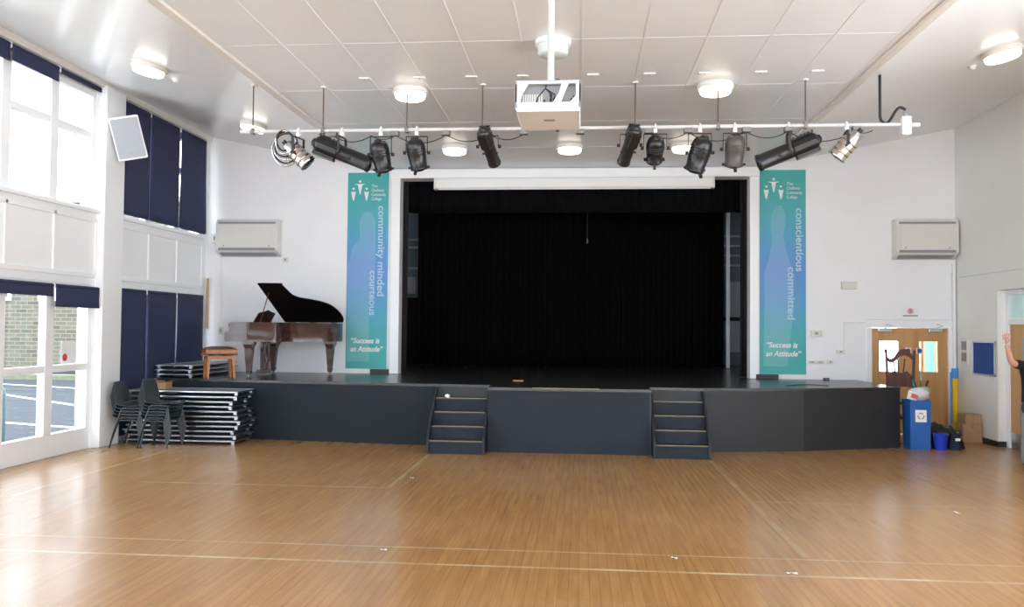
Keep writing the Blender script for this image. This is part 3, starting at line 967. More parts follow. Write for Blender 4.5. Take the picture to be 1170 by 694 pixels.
banner('tall blue-green banner reading conscientious and committed, right of the stage', 3.30, 4.13, 'conscientious', 2.96, 4.13, 0.58, 'committed', 2.07, 3.04, 0.22, sil2)

# ------------------------------------------------------------------ wall heaters, plates, trunking
def heater(label, x0, x1, z0, z1):
    t = thing('wall_heater', label, 'heater', ((x0 + x1) / 2, YB, z0), 0, 'white wall heaters')
    h, H = (x1 - x0) / 2, z1 - z0
    q = MB()
    q.prism([(-0.004, 0.02), (-0.20, 0.10), (-0.24, 0.14), (-0.24, H - 0.1), (-0.18, H), (-0.004, H)], -h, h, 'x')
    q.build('casing', M['offwhite'], t, 0.008)
    MB().box(-h + 0.07, h - 0.07, -0.252, -0.238, 0.19, H - 0.12).build('front_panel', M['offwhite'], t, 0.006)
    g = MB()
    for k in range(7):
        y = -0.075 - 0.018 * k
        g.box(-h + 0.06, h - 0.06, y, y - 0.008, 0.03 + 0.4 * (-y - 0.06), 0.045 + 0.4 * (-y - 0.06) + 0.01)
    g.box(-h + 0.05, h - 0.05, -0.247, -0.232, 0.135, 0.18)
    g.build('outlet_grille', M['grille'], t)
    g = MB()
    g.box(-h + 0.05, h - 0.05, -0.246, -0.22, H - 0.095, H - 0.06)
    g.build('inlet_grille', M['grille'], t)
    for s in (-1, 1):
        MB().cone((s * (h - 0.16), -0.252, 0.22), (s * (h - 0.16), -0.258, 0.22), 0.014, n=12).build('screw', M['greyplast'], t)
    return t
heater('white wall heater high on the left, above the grand piano', -7.02, -5.80, 3.18, 3.92)
heater('white wall heater high on the right, above the double door', 5.66, 6.74, 3.15, 3.9)

def plate(name, label, cat, x0, x1, z0, z1, d=0.035, m='white', extra=None, group=None):
    t = thing(name, label, cat, ((x0 + x1) / 2, YB, (z0 + z1) / 2), 0, group)
    h, H = (x1 - x0) / 2, (z1 - z0) / 2
    MB().box(-h, h, -d, 0, -H, H).build('casing', M[m], t, 0.006)
    if extra:
        extra(t, h, H, d)
    return t
def rock(t, h, H, d):
    MB().box(-h * 0.3, h * 0.3, -d - 0.006, -d, -H * 0.4, H * 0.4).build('rocker', M['greyplast'], t)
def slots(t, h, H, d):
    MB().box(-h * 0.8, h * 0.8, -d - 0.004, -d, -H * 0.55, H * 0.1).build('lens', M['offwhite'], t)
plate('emergency_light', 'small white emergency light box high on the wall right of the banner', 'light fitting', 4.76, 5.03, 2.63, 2.77, 0.06, 'offwhite', slots)
plate('control_box', 'white control box beside the right banner, above the sockets', 'control box', 4.21, 4.40, 1.76, 1.87, 0.06, 'offwhite', rock)
plate('thermostat', 'small white wall thermostat left of the double door', 'thermostat', 4.67, 4.82, 1.45, 1.52, 0.04, 'offwhite', rock)
def sockets(t, h, H, d):
    for s in (-0.5, 0.5):
        MB().box(s * h - 0.035, s * h + 0.035, -d - 0.005, -d, -H * 0.3, H * 0.3).build('switch', M['greyplast'], t)
plate('socket_panel', 'long white socket panel low on the wall beside the right banner', 'socket', 4.16, 4.45, 1.26, 1.32, 0.03, 'offwhite', sockets)
plate('light_switch', 'white switch plate just right of the long socket panel', 'switch', 4.51, 4.61, 1.26, 1.33, 0.03, 'offwhite', rock)
plate('junction_box', 'grey cable box on the end wall by the left blinds', 'junction box', -7.2, -7.08, 3.47, 3.66, 0.05, 'offwhite', rock)
plate('wall_socket', 'small white socket below the left heater, beside the piano', 'socket', -7.03, -6.94, 1.70, 1.83, 0.03, 'offwhite', rock)
plate('conduit_box', 'small white box on the wall at the left heater corner', 'junction box', -5.76, -5.66, 3.10, 3.2, 0.04, 'offwhite', rock)
q = MB().box(-7.0, -6.975, YB - 0.02, YB, 1.83, 3.2)
q.box(-7.08, -7.0, YB - 0.02, YB, 3.55, 3.57)
tag(q.build('cable_trunking', M['white'], None, 0.004), 'thin white cable trunking running down from the left heater', 'trunking')
q = MB().box(4.79, 5.19, YB - 0.02, YB, 2.02, 2.045)
q.box(4.79, 4.815, YB - 0.02, YB, 1.52, 2.02)
q.box(5.19, 6.72, YB - 0.02, YB, 2.075, 2.1)
tag(q.build('cable_trunking', M['white'], None, 0.004), 'thin white cable trunking over the double door', 'trunking')
t = thing('corner_pipe', 'white pipe up the right corner beside the double door', 'pipe', (6.735, YB - 0.045, 0))
MB().cone((0, 0, 0.0), (0, 0, 3.1), 0.032, n=16).build('pipe', M['white'], t)
for z in (0.9, 1.9, 2.9):
    MB().box(-0.04, 0.04, -0.01, 0.045, z, z + 0.03).build('pipe_clip', M['white'], t)
t = thing('wall_conduit', 'white conduit sloping along the right wall', 'conduit', (XR - 0.012, 0, 0))
MB().box(-0.012, 0.012, 10.5, 15.55, 2.845, 2.87).build('channel', M['white'], t, 0.004)
t = thing('warning_sign', 'small white sign with pink symbol above the double door', 'sign', (5.985, YB - 0.002, 2.215))
MB().box(-0.14, 0.14, -0.004, 0.002, -0.09, 0.09).build('sign_plate', M['paper'], t)
MB().cone((0, -0.004, 0.02), (0, -0.007, 0.02), 0.055, n=24).build('symbol_disc', M['pinkprint'], t)
q = MB()
q.box(-0.012, 0.008, -0.009, -0.006, 0.0, 0.065)
q.box(-0.012, 0.035, -0.009, -0.006, 0.0, 0.015)
q.build('symbol', M['greyprint'], t)
MB().box(-0.13, 0.13, -0.007, -0.004, -0.075, -0.05).build('caption_bar', M['greyprint'], t)
t = thing('wooden_pole', 'thin brown wooden pole on the end wall beside the left blinds', 'pole', (-7.265, YB - 0.03, 1.80))
MB().cone((0, 0, 0), (0, 0, 0.98), 0.024, n=12).build('pole', M['polewood'], t)
for z in (0.15, 0.8):
    MB().box(-0.03, 0.03, 0.0, 0.03, z, z + 0.03).build('clip', M['white'], t)
t = thing('notice_board', 'square blue felt notice board on the right wall', 'notice board', (XR, 14.53, 1.425))
MB().box(-0.02, 0, -0.37, 0.37, -0.275, 0.275).build('felt_panel', M['noticeblue'], t)
q = MB()
for s in (-1, 1):
    q.box(-0.026, 0, s * 0.37 - 0.012, s * 0.37 + 0.012, -0.287, 0.287)
    q.box(-0.026, 0, -0.382, 0.382, s * 0.275 - 0.012, s * 0.275 + 0.012)
q.build('frame', M['alu'], t)
t = thing('alarm_panel', 'small pale grey panel on the right wall near the corner', 'control panel', (XR, 15.22, 1.5))
MB().box(-0.03, 0, -0.14, 0.14, -0.2, 0.26).build('casing', M['offwhite'], t, 0.006)
MB().box(-0.034, -0.03, -0.09, 0.09, 0.05, 0.2).build('display', M['greyprint'], t)
MB().box(-0.034, -0.03, -0.09, 0.09, -0.15, 0.0).build('keypad', M['greyprint'], t)

# ------------------------------------------------------------------ loudspeakers
def speaker(label, loc, face, roll, wall_x):
    t = thing('loudspeaker', label, 'loudspeaker', loc, 0, 'white wall loudspeakers')
    f = Vector(face).normalized()
    r = f.cross(Vector((0, 0, 1))).normalized() * -1
    up = r.cross(f) * -1
    if up.z < 0:
        up = -up
    B = Matrix((r, -f, up)).transposed().to_4x4() @ Matrix.Rotation(roll, 4, 'Y')
    w, hh = 0.22, 0.33
    q = MB()
    q.X = B
    q.add([(-w, 0, -hh), (w, 0, -hh), (w, 0, hh), (-w, 0, hh), (-w * 0.6, 0.3, -hh), (w * 0.6, 0.3, -hh), (w * 0.6, 0.3, hh), (-w * 0.6, 0.3, hh)],
          [(0, 1, 2, 3), (7, 6, 5, 4), (4, 5, 1, 0), (5, 6, 2, 1), (6, 7, 3, 2), (7, 4, 0, 3)])
    q.build('cabinet', M['white'], t, 0.02)
    q = MB()
    q.X = B
    q.box(-w + 0.025, w - 0.025, -0.012, 0.002, -hh + 0.03, hh - 0.03)
    q.build('front_grille', M['spkgrille'], t, 0.008)
    q = MB()
    q.X = B
    q.box(-0.04, 0.03, -0.016, -0.011, -hh + 0.08, -hh + 0.10)
    q.build('badge', M['greyplast'], t)
    q = MB()
    c = B @ Vector((0, 0.28, 0))
    q.cone(c, (wall_x - loc[0], c.y, c.z), 0.025, n=10)
    s = 1 if wall_x > loc[0] else -1
    q.box(wall_x - loc[0] - s * 0.02, wall_x - loc[0], c.y - 0.08, c.y + 0.08, c.z - 0.12, c.z + 0.12)
    q.build('wall_bracket', M['white'], t)
    return t
speaker('white loudspeaker tilted down on the pier between the left windows', (-6.93, 12.05, 4.72), (0.35, -0.9, -0.22), math.radians(-13), XL + 0.13)
speaker('white loudspeaker on the right wall, at the picture edge', (6.5, 11.45, 4.42), (-0.35, -0.9, -0.22), math.radians(13), XR)

# ------------------------------------------------------------------ ceiling fittings
def slope_z(x):
    if x < TL:
        return ZC + (ZW + 0.05 - ZC) * (TL - x) / (TL - XL + 0.25)
    if x > TR:
        return ZC + (ZW + 0.05 - ZC) * (x - TR) / (XR + 0.25 - TR)
    return ZC
def ceil_light(x, y, where):
    z = slope_z(x)
    t = thing('ceiling_light', 'lit round ceiling light ' + where, 'ceiling light', (x, y, z), 0, 'round ceiling lights')
    if x < TL:
        t.rotation_euler = (0, math.atan2(ZW + 0.05 - ZC, TL - XL + 0.25), 0)
    elif x > TR:
        t.rotation_euler = (0, -math.atan2(ZW + 0.05 - ZC, XR + 0.25 - TR), 0)
    MB().lathe((0, 0, 0), (0, 0, -1), [(0, 0.215), (0.03, 0.225), (0.055, 0.222), (0.06, 0.2)], 36).build('rim', M['offwhite'], t)
    MB().lathe((0, 0, -0.05), (0, 0, -1), [(0, 0.195), (0.05, 0.192), (0.07, 0.175), (0.08, 0.12), (0.083, 0.02)], 36).build('diffuser', M['lampglow'], t)
    return t
for x, y, s in ((-2.2, 10.38, 'in front of the bar, left of the projector'), (1.65, 10.35, 'in front of the bar, right of the projector'),
                (-2.13, 13.7, 'nearest the stage, left of three'), (-0.2, 13.7, 'nearest the stage, middle of three'), (1.68, 13.7, 'nearest the stage, behind a spotlight'),
                (-5.6, 10.2, 'on the left slope near the windows'), (-5.38, 13.1, 'on the left slope above the bar end'), (4.98, 10.2, 'on the right slope near the right wall'),
                ):
    ceil_light(x, y, s)
t = thing('ceiling_sensor', 'unlit round white ceiling fitting behind the projector pole', 'ceiling fitting', (-0.31, 8.69, ZC))
MB().lathe((0, 0, 0), (0, 0, -1), [(0, 0.19), (0.05, 0.19), (0.055, 0.165)], 32).build('base', M['white'], t)
MB().lathe((0, 0, -0.05), (0, 0, -1), [(0, 0.165), (0.09, 0.16), (0.11, 0.14), (0.12, 0.03)], 32).build('cover', M['sensor'], t)
for x, y, s in ((-5.52, 10.75, 'left'), (4.9, 10.75, 'right')):
    t = thing('smoke_detector', 'small white smoke detector on the %s ceiling slope' % s, 'smoke detector', (x, y, slope_z(x)))
    MB().lathe((0, 0, 0.01), (0, 0, -1), [(0, 0.05), (0.02, 0.055), (0.03, 0.045)], 18).build('base', M['white'], t)
    MB().lathe((0, 0, -0.015), (0, 0, -1), [(0, 0.04), (0.025, 0.036), (0.03, 0.02)], 18).build('sensor_cap', M['white'], t)
px = [-2.66, -1.98, -1.34, -0.71, 0.13, 0.8, 1.45, 2.1, 2.75]
names = ['leftmost', 'second from left', 'third from left', 'just left of the projector', 'just right of the projector', 'fourth from right', 'third from right', 'second from right', 'rightmost']
for k, x in enumerate(px):
    t = thing('ceiling_plate', 'small white ceiling plate in the row before the bar, ' + names[k], 'ceiling plate', (x, 9.87, ZC), 0, 'white plates in a row on the ceiling')
    MB().box(-0.07, 0.07, -0.035, 0.035, -0.014, 0).build('plate', M['white'], t, 0.004)
    MB().cone((0, 0, -0.014), (0, 0, -0.02), 0.008, n=10).build('screw', M['greyplast'], t)

# ------------------------------------------------------------------ lighting bar
BY, BZ = 10.2, 4.345
bar = thing('lighting_bar', 'white lighting bar hung on rods below the ceiling', 'lighting bar', (0, BY, BZ))
MB().cone((-4.36, 0, 0.0), (3.82, 0, 0), 0.0235, n=16).build('bar_tube', M['bar'], bar)
for x in (-4.2, -3.28, -2.2, -1.24, -0.3, 0.655, 1.66, 2.70):
    z = slope_z(x) - BZ
    r = MB().cone((x, 0, 0), (x, 0, z), 0.009, n=8).build('drop_rod', M['rod'], bar)
    MB().cone((x, 0, z - 0.015), (x, 0, z), 0.035, n=12).build('ceiling_cup', M['white'], r)
    MB().box(x - 0.02, x + 0.02, -0.035, 0.035, -0.035, 0.04).build('bar_clamp', M['steel'], r)
for x in (-3.15, -2.35, -1.7, -0.72, -0.02, 0.82, 1.3, 2.0, 2.5, 3.3):
    q = MB().box(x - 0.05, x + 0.05, -0.04, 0.04, -0.075, -0.02).build('socket_box', M['steel'], bar)
t = thing('junction_box', 'white electrical box at the right end of the lighting bar', 'junction box', (3.87, BY, BZ - 0.11))
MB().box(-0.055, 0.055, -0.05, 0.05, -0.02, 0.2).build('casing', M['white'], t, 0.008)
MB().cone((0.0, 0, 0.2), (0.0, 0, 0.24), 0.025, n=12).build('gland', M['greyplast'], t)
MB().box(0.055, 0.16, -0.03, 0.03, 0.08, 0.12).build('outlet', M['offwhite'], t)
pts = [(3.575, BY, slope_z(3.575) - 0.0)]
for i in range(1, 9):
    pts.append((3.575, BY, slope_z(3.575) - 0.0 - 0.5 * i / 8))
for i in range(0, 13):
    u = i / 12
    pts.append((3.585 + 0.285 * u, BY, 4.40 + 0.12 * u - 0.07 * math.sin(PI * 2 * u) * (1 - 0.2 * u)))
tag(MB().tube(pts, 0.017, 10).build('supply_cable', M['cable']), 'thick dark cable from the ceiling into the bar end box', 'cable')
# slack cable along the bar
def sag(xs, zs, y=BY + 0.03, n=8):
    out = []
    for i in range(len(xs) - 1):
        for k in range(n):
            u = k / n
            out.append((xs[i] + (xs[i + 1] - xs[i]) * u, y, zs[i] + (zs[i + 1] - zs[i]) * u - 0.16 * abs(xs[i + 1] - xs[i]) * 4 * u * (1 - u)))
    out.append((xs[-1], y, zs[-1]))
    return out
tag(MB().tube(sag([-3.15, -2.66, -2.35, -1.7, -1.15, -0.72], [BZ - 0.06] * 6), 0.006, 6).build('power_cable', M['cable']), 'thin black lamp cables looping along the left half of the bar', 'cable')
tag(MB().tube(sag([0.82, 1.3, 2.0, 2.5, 3.3, 3.5], [BZ - 0.06] * 6), 0.006, 6).build('power_cable', M['cable']), 'thin black lamp cables looping along the right half of the bar', 'cable')

def axis_matrix(d, up=(0, 0, 1)):
    d = Vector(d).normalized()
    up = Vector(up)
    x = d.cross(up).normalized()
    z = x.cross(d)
    return Matrix((x, d, z)).transposed().to_4x4()      # local y runs along d

def lamp(kind, label, x, drop, d, yw=0.15, ydir=None, body='lampblack', name='stage_light', group='black spotlights on the bar', s=1.0):
    """drop: height of the bar centre above the lamp pivot; d: where it points"""
    t = thing(name, label, 'stage light', (x, BY, BZ), 0, group)
    q = MB()
    q.tube([(0, 0.035, -0.01), (0, 0.03, 0.03), (0, 0, 0.038), (0, -0.032, 0.02), (0, -0.034, -0.02)], 0.012, 8)
    q.box(-0.022, 0.022, -0.03, 0.03, -0.075, -0.026)
    q.build('hook_clamp', M['white'], t)
    yd = Vector(ydir) if ydir else Vector((1, 0, 0))
    yd.normalize()
    tp = -0.085
    q = MB()
    pth = [yd * -yw + Vector((0, 0, -drop)), yd * -yw + Vector((0, 0, tp)), yd * yw + Vector((0, 0, tp)), yd * yw + Vector((0, 0, -drop))]
    wv = Vector((0, 0, 1)).cross(yd) * 0.016
    for a, b in zip(pth[:-1], pth[1:]):
        n = (b - a).normalized().cross(wv.normalized()) * 0.003
        q.add([a + wv + n, a - wv + n, a - wv - n, a + wv - n, b + wv + n, b - wv + n, b - wv - n, b + wv - n],
              [(0, 1, 2, 3), (7, 6, 5, 4), (0, 4, 5, 1), (1, 5, 6, 2), (2, 6, 7, 3), (3, 7, 4, 0)])
    q.build('yoke', M['dark'], t)
    for k in (-1, 1):
        q = MB()
        q.cone(yd * (k * yw) + Vector((0, 0, -drop)), yd * (k * (yw + 0.035)) + Vector((0, 0, -drop)), 0.022, n=12)
        q.build('tilt_knob', M['dark'], t)
    B = Matrix.Translation((0, 0, -drop)) @ axis_matrix(d) @ Matrix.Scale(s, 4)
    def sub(): 
        k = MB()
        k.X = B
        return k
    mb = M[body]
    if kind == 'profile':
        q = sub()
        q.lathe((0, -0.36, 0), (0, 1, 0), [(0, 0.07), (0.02, 0.095), (0.05, 0.108), (0.30, 0.108), (0.33, 0.092)], 12, False)
        bd = q.build('lamp_house', mb, t, 0.004)
        q = sub()
        for k in range(6):
            q.box(-0.085, 0.085, -0.33 + 0.045 * k, -0.315 + 0.045 * k, 0.095, 0.125)
        q.box(-0.07, 0.07, -0.34, -0.06, -0.14, -0.10)
        q.build('cooling_fins', mb, bd)
        q = sub()
        q.lathe((0, -0.04, 0), (0, 1, 0), [(0, 0.098), (0.38, 0.098), (0.39, 0.106), (0.42, 0.106), (0.43, 0.09)], 24)
        q.build('lens_tube', mb, t)
        q = sub()
        q.lathe((0, 0.375, 0), (0, 1, 0), [(0, 0.086), (0.018, 0.04), (0.02, 0.01)], 20)
        q.build('lens', M['lens'], t)
        for k in (-1, 1):
            q = sub()
            q.cone((k * 0.085, 0.12, -0.03), (k * 0.125, 0.12, -0.03), 0.014, n=10)
            q.build('shutter_knob', M['dark'], t)
        q = sub()
        q.lathe((0, -0.362, 0), (0, -1, 0), [(0, 0.06), (0.03, 0.05), (0.045, 0.02)], 14)
        q.build('lamp_cap', M['dark'], t)
        q = sub()
        q.box(-0.03, 0.03, -0.28, -0.2, 0.125, 0.128)
        q.build('rating_label', M['greyprint'], t)
    elif kind == 'fresnel':
        q = sub()
        q.lathe((0, -0.17, 0), (0, 1, 0), [(0, 0.05), (0.015, 0.085), (0.05, 0.108), (0.10, 0.118), (0.20, 0.118), (0.34, 0.104), (0.345, 0.112), (0.38, 0.112), (0.385, 0.095)], 28)
        bd = q.build('lamp_house', mb, t)
        q = sub()
        for k in range(3):
            q.lathe((0, -0.07 + 0.035 * k, 0), (0, 1, 0), [(0, 0.112), (0.004, 0.123), (0.012, 0.123), (0.016, 0.112)], 28)
        q.build('cooling_rings', mb, bd)
        q = sub()
        q.lathe((0, 0.20, 0), (0, 1, 0), [(0, 0.094), (0.03, 0.06), (0.038, 0.01)], 24)
        q.build('lens', M['lens'], t)
        q = sub()
        q.cone((0, 0.20, -0.10), (0, 0.24, -0.15), 0.02, n=12)
        q.build('focus_knob', M['dark'], t)
        for k in (-1, 1):
            q = sub()
            q.box(k * 0.122 - 0.018, k * 0.122 + 0.018, 0.175, 0.20, -0.02, 0.02)
            q.build('frame_clip', M['dark'], t)
        q = sub()
        q.lathe((0, -0.17, 0), (0, -1, 0), [(0, 0.05), (0.02, 0.045), (0.03, 0.015)], 16)
        q.build('lamp_cap', M['dark'], t)
        q = sub()
        q.cone((0.03, -0.165, 0.03), (0.03, -0.178, 0.03), 0.009, n=10)
        q.build('screw', M['white'], t)
    elif kind == 'parcan':
        q = sub()
        q.lathe((0, -0.20, 0), (0, 1, 0), [(0, 0.045), (0.02, 0.07), (0.08, 0.085), (0.12, 0.105), (0.34, 0.108), (0.35, 0.118), (0.375, 0.118), (0.38, 0.1)], 24)
        q.build('lamp_can', M['chrome'], t)
        q = sub()
        for z in (0.0, 0.07, 0.14):
            q.lathe((0, -0.06 + z, 0), (0, 1, 0), [(0, 0.103), (0.004, 0.112), (0.022, 0.112), (0.026, 0.103)], 24)
        q.build('warm_bands', M['copper'], t)
        q = sub()
        q.lathe((0, 0.165, 0), (0, 1, 0), [(0, 0.098), (0.018, 0.05), (0.02, 0.01)], 20)
        q.build('lens', M['lens'], t)
        q = sub()
        q.cone((0, -0.20, 0), (0, -0.25, 0), 0.03, n=14)
        q.build('lamp_cap', M['dark'], t)
    return t
lamp('parcan', 'silver spotlight with warm bands at the left end of the bar', -3.60, 0.30, (0.62, 0.1, -0.55), 0.13, (0.2, 1, 0), name='parcan_light', group='bright metal lamps')
# hank of silver cable and safety loop round the left end
t = thing('cable_hank', 'coiled silver and black cable hung over the left bar end', 'cable', (-3.76, BY - 0.03, 4.21))
for k in range(6):
    r = 0.1 + 0.016 * k
    pts = [(r * math.cos(a) * (1 + 0.05 * math.sin(k)), -0.03 + 0.012 * k + 0.02 * math.sin(2 * a + k), -0.02 * k + (r + 0.03) * math.sin(a)) for a in [2 * PI * i / 24 for i in range(24)]]
    MB().tube(pts, 0.012, 6, True).build('cable_turn', M['chrome'] if k % 2 else M['cable'], t)
MB().tube([(0.03, 0, -0.18), (0.06, 0, -0.25), (0.045, 0, -0.33), (0.02, 0, -0.25), (0.03, 0, -0.18)], 0.005, 6).build('cable_tail', M['steel'], t)
lamp('profile', 'long black spotlight slanting down to the right, over the left banner', -3.03, 0.29, (0.92, 0.12, -0.36), 0.12, (0.1, 1, 0))
lamp('fresnel', 'black lantern over the left banner, second of the black lamps', -2.53, 0.31, (0.12, 0.38, -0.9), 0.135, body='lampgrey' if False else 'lampblack')
lamp('fresnel', 'black lantern with ribbed back above the left stage corner', -2.07, 0.29, (0.1, 0.38, -0.9), 0.135)
lamp('profile', 'black spotlight pointing at the stage, left of the projector', -1.16, 0.22, (0.16, 0.78, -0.5), 0.12, s=0.8)
lamp('profile', 'black spotlight pointing at the stage, right of the projector', 0.59, 0.22, (-0.2, 0.78, -0.5), 0.12, s=0.8)
lamp('fresnel', 'short black lantern in an open yoke right of the projector', 0.90, 0.26, (0.0, 0.72, -0.6), 0.14, s=0.92)
lamp('fresnel', 'charcoal lantern tilted left in front of a lit ceiling light', 1.44, 0.32, (-0.25, 0.4, -0.9), 0.14, s=1.1)
lamp('fresnel', 'faded grey lantern beside the right end of the stage opening', 1.86, 0.28, (0.0, 0.4, -0.9), 0.14, body='lampgrey')
lamp('profile', 'long black spotlight slanting down to the left, over the right banner', 2.50, 0.31, (-0.92, 0.12, -0.36), 0.12, (0.1, 1, 0))
lamp('parcan', 'silver spotlight tilted down to the left near the right end of the bar', 3.18, 0.25, (-0.62, 0.3, -0.72), 0.13, (0.15, 1, 0), name='parcan_light', group='bright metal lamps', s=1.0)

# ------------------------------------------------------------------ projector
t = thing('projector', 'white ceiling projector on a long pole, back panel towards camera', 'projector', (-0.262, 6.3, 3.48))
W, D = 0.25, 0.62
q = MB()
# casing: back panel frame facing the camera with two openings, sides, top, bottom
q.box(-W, W, 0.0, D, 0.06, 0.075)
zt = 0.285
q.prism([(0, 0.07), (D, 0.07), (D, zt - 0.02), (0, zt)], -W, -W + 0.012, 'x')
q.prism([(0, 0.07), (D, 0.07), (D, zt - 0.02), (0, zt)], W - 0.012, W, 'x')
q.box(-W, W, 0, D, zt - 0.012, zt)
q.box(-W, W, D - 0.01, D, 0.07, zt)
q.build('casing', M['projwhite'], t, 0.004)
q = MB()
oz0, oz1 = 0.115, 0.26
q.box(-W, W, 0, 0.012, 0.065, oz0)
q.box(-W, W, 0, 0.012, oz1, zt)
q.prism([(-W, oz0), (-W + 0.035, oz0), (-W + 0.05, oz0 + 0.06), (-W + 0.10, oz1), (-W, oz1)], 0, 0.012, 'y')
q.prism([(0.04, oz0), (0.10, oz0), (0.135, oz0 + 0.09), (0.16, oz1), (0.105, oz1), (0.085, oz0 + 0.07)], 0, 0.012, 'y')
q.prism([(0.17, oz0), (W, oz0), (W, oz1), (0.215, oz1), (0.215, oz0 + 0.05)], 0, 0.012, 'y')
q.build('back_panel', M['projwhite'], t, 0.003)
MB().box(-W + 0.02, W - 0.02, 0.09, 0.1, 0.08, zt - 0.015).build('connector_plate', M['greyplast'], t)
q = MB()
for k in range(9):
    q.box(-0.2 + 0.018 * k, -0.19 + 0.018 * k, 0.082, 0.09, 0.12, 0.2)
q.build('vent_slots', M['offwhite'], t)
q = MB()
for k, (x, z) in enumerate(((0.02, 0.15), (0.045, 0.15), (0.07, 0.16), (0.02, 0.19), (0.18, 0.15), (0.2, 0.17), (-0.03, 0.14))):
    q.box(x - 0.008, x + 0.008, 0.06, 0.09, z - 0.012, z + 0.012)
q.build('connectors', M['dark'], t)
q = MB()
for x, z in ((-0.09, 0.13), (0.02, 0.15), (0.045, 0.15)):
    q.tube([(x, 0.06, z), (x + 0.01, 0.03, z + 0.03), (-0.02, 0.03, 0.23), (-0.015, 0.1, 0.28)], 0.005, 6)
q.build('cables', M['cable'], t)
q = MB()
q.box(-W + 0.012, W - 0.005, 0.004, D - 0.02, 0.045, 0.062)
q.build('underside', M['projwhite'], t, 0.004)
MB().box(-0.04, 0.045, 0.24, 0.30, 0.042, 0.046).build('rating_label', M['greyplast'], t)
MB().lathe((0.12, D, 0.17), (0, 1, 0), [(0, 0.06), (0.04, 0.06), (0.05, 0.045)], 24).build('lens', M['lens'], t)
q = MB()
q.box(-0.1, 0.1, 0.2, 0.4, zt, zt + 0.018)
q.box(-0.05, 0.05, 0.25, 0.35, zt + 0.018, zt + 0.05)
q.build('mount_plate', M['white'], t)
MB().cone((0.01, 0.3, zt + 0.05), (0.01, 0.3, ZC - 3.48), 0.028, n=20).build('pole', M['polegrey'], t)
MB().lathe((0.01, 0.3, ZC - 3.48), (0, 0, -1), [(0, 0.09), (0.02, 0.09), (0.03, 0.04)], 24).build('ceiling_flange', M['white'], t)
MB().cone((0.01, 0.3, zt + 0.05), (0.01, 0.3, zt + 0.075), 0.04, n=20).build('collar', M['dark'], t)
q = MB().lathe((0.07, 0.27, zt), (0, 0, 1), [(0, 0.04), (0.05, 0.045), (0.07, 0.035)], 16)
q.build('cable_gland', M['white'], t)
MB().tube([(0.10, 0.25, zt), (0.105, 0.25, zt + 0.05), (0.08, 0.25, zt + 0.075), (0.05, 0.26, zt + 0.08)], 0.009, 8).build('power_lead', M['cable'], t)
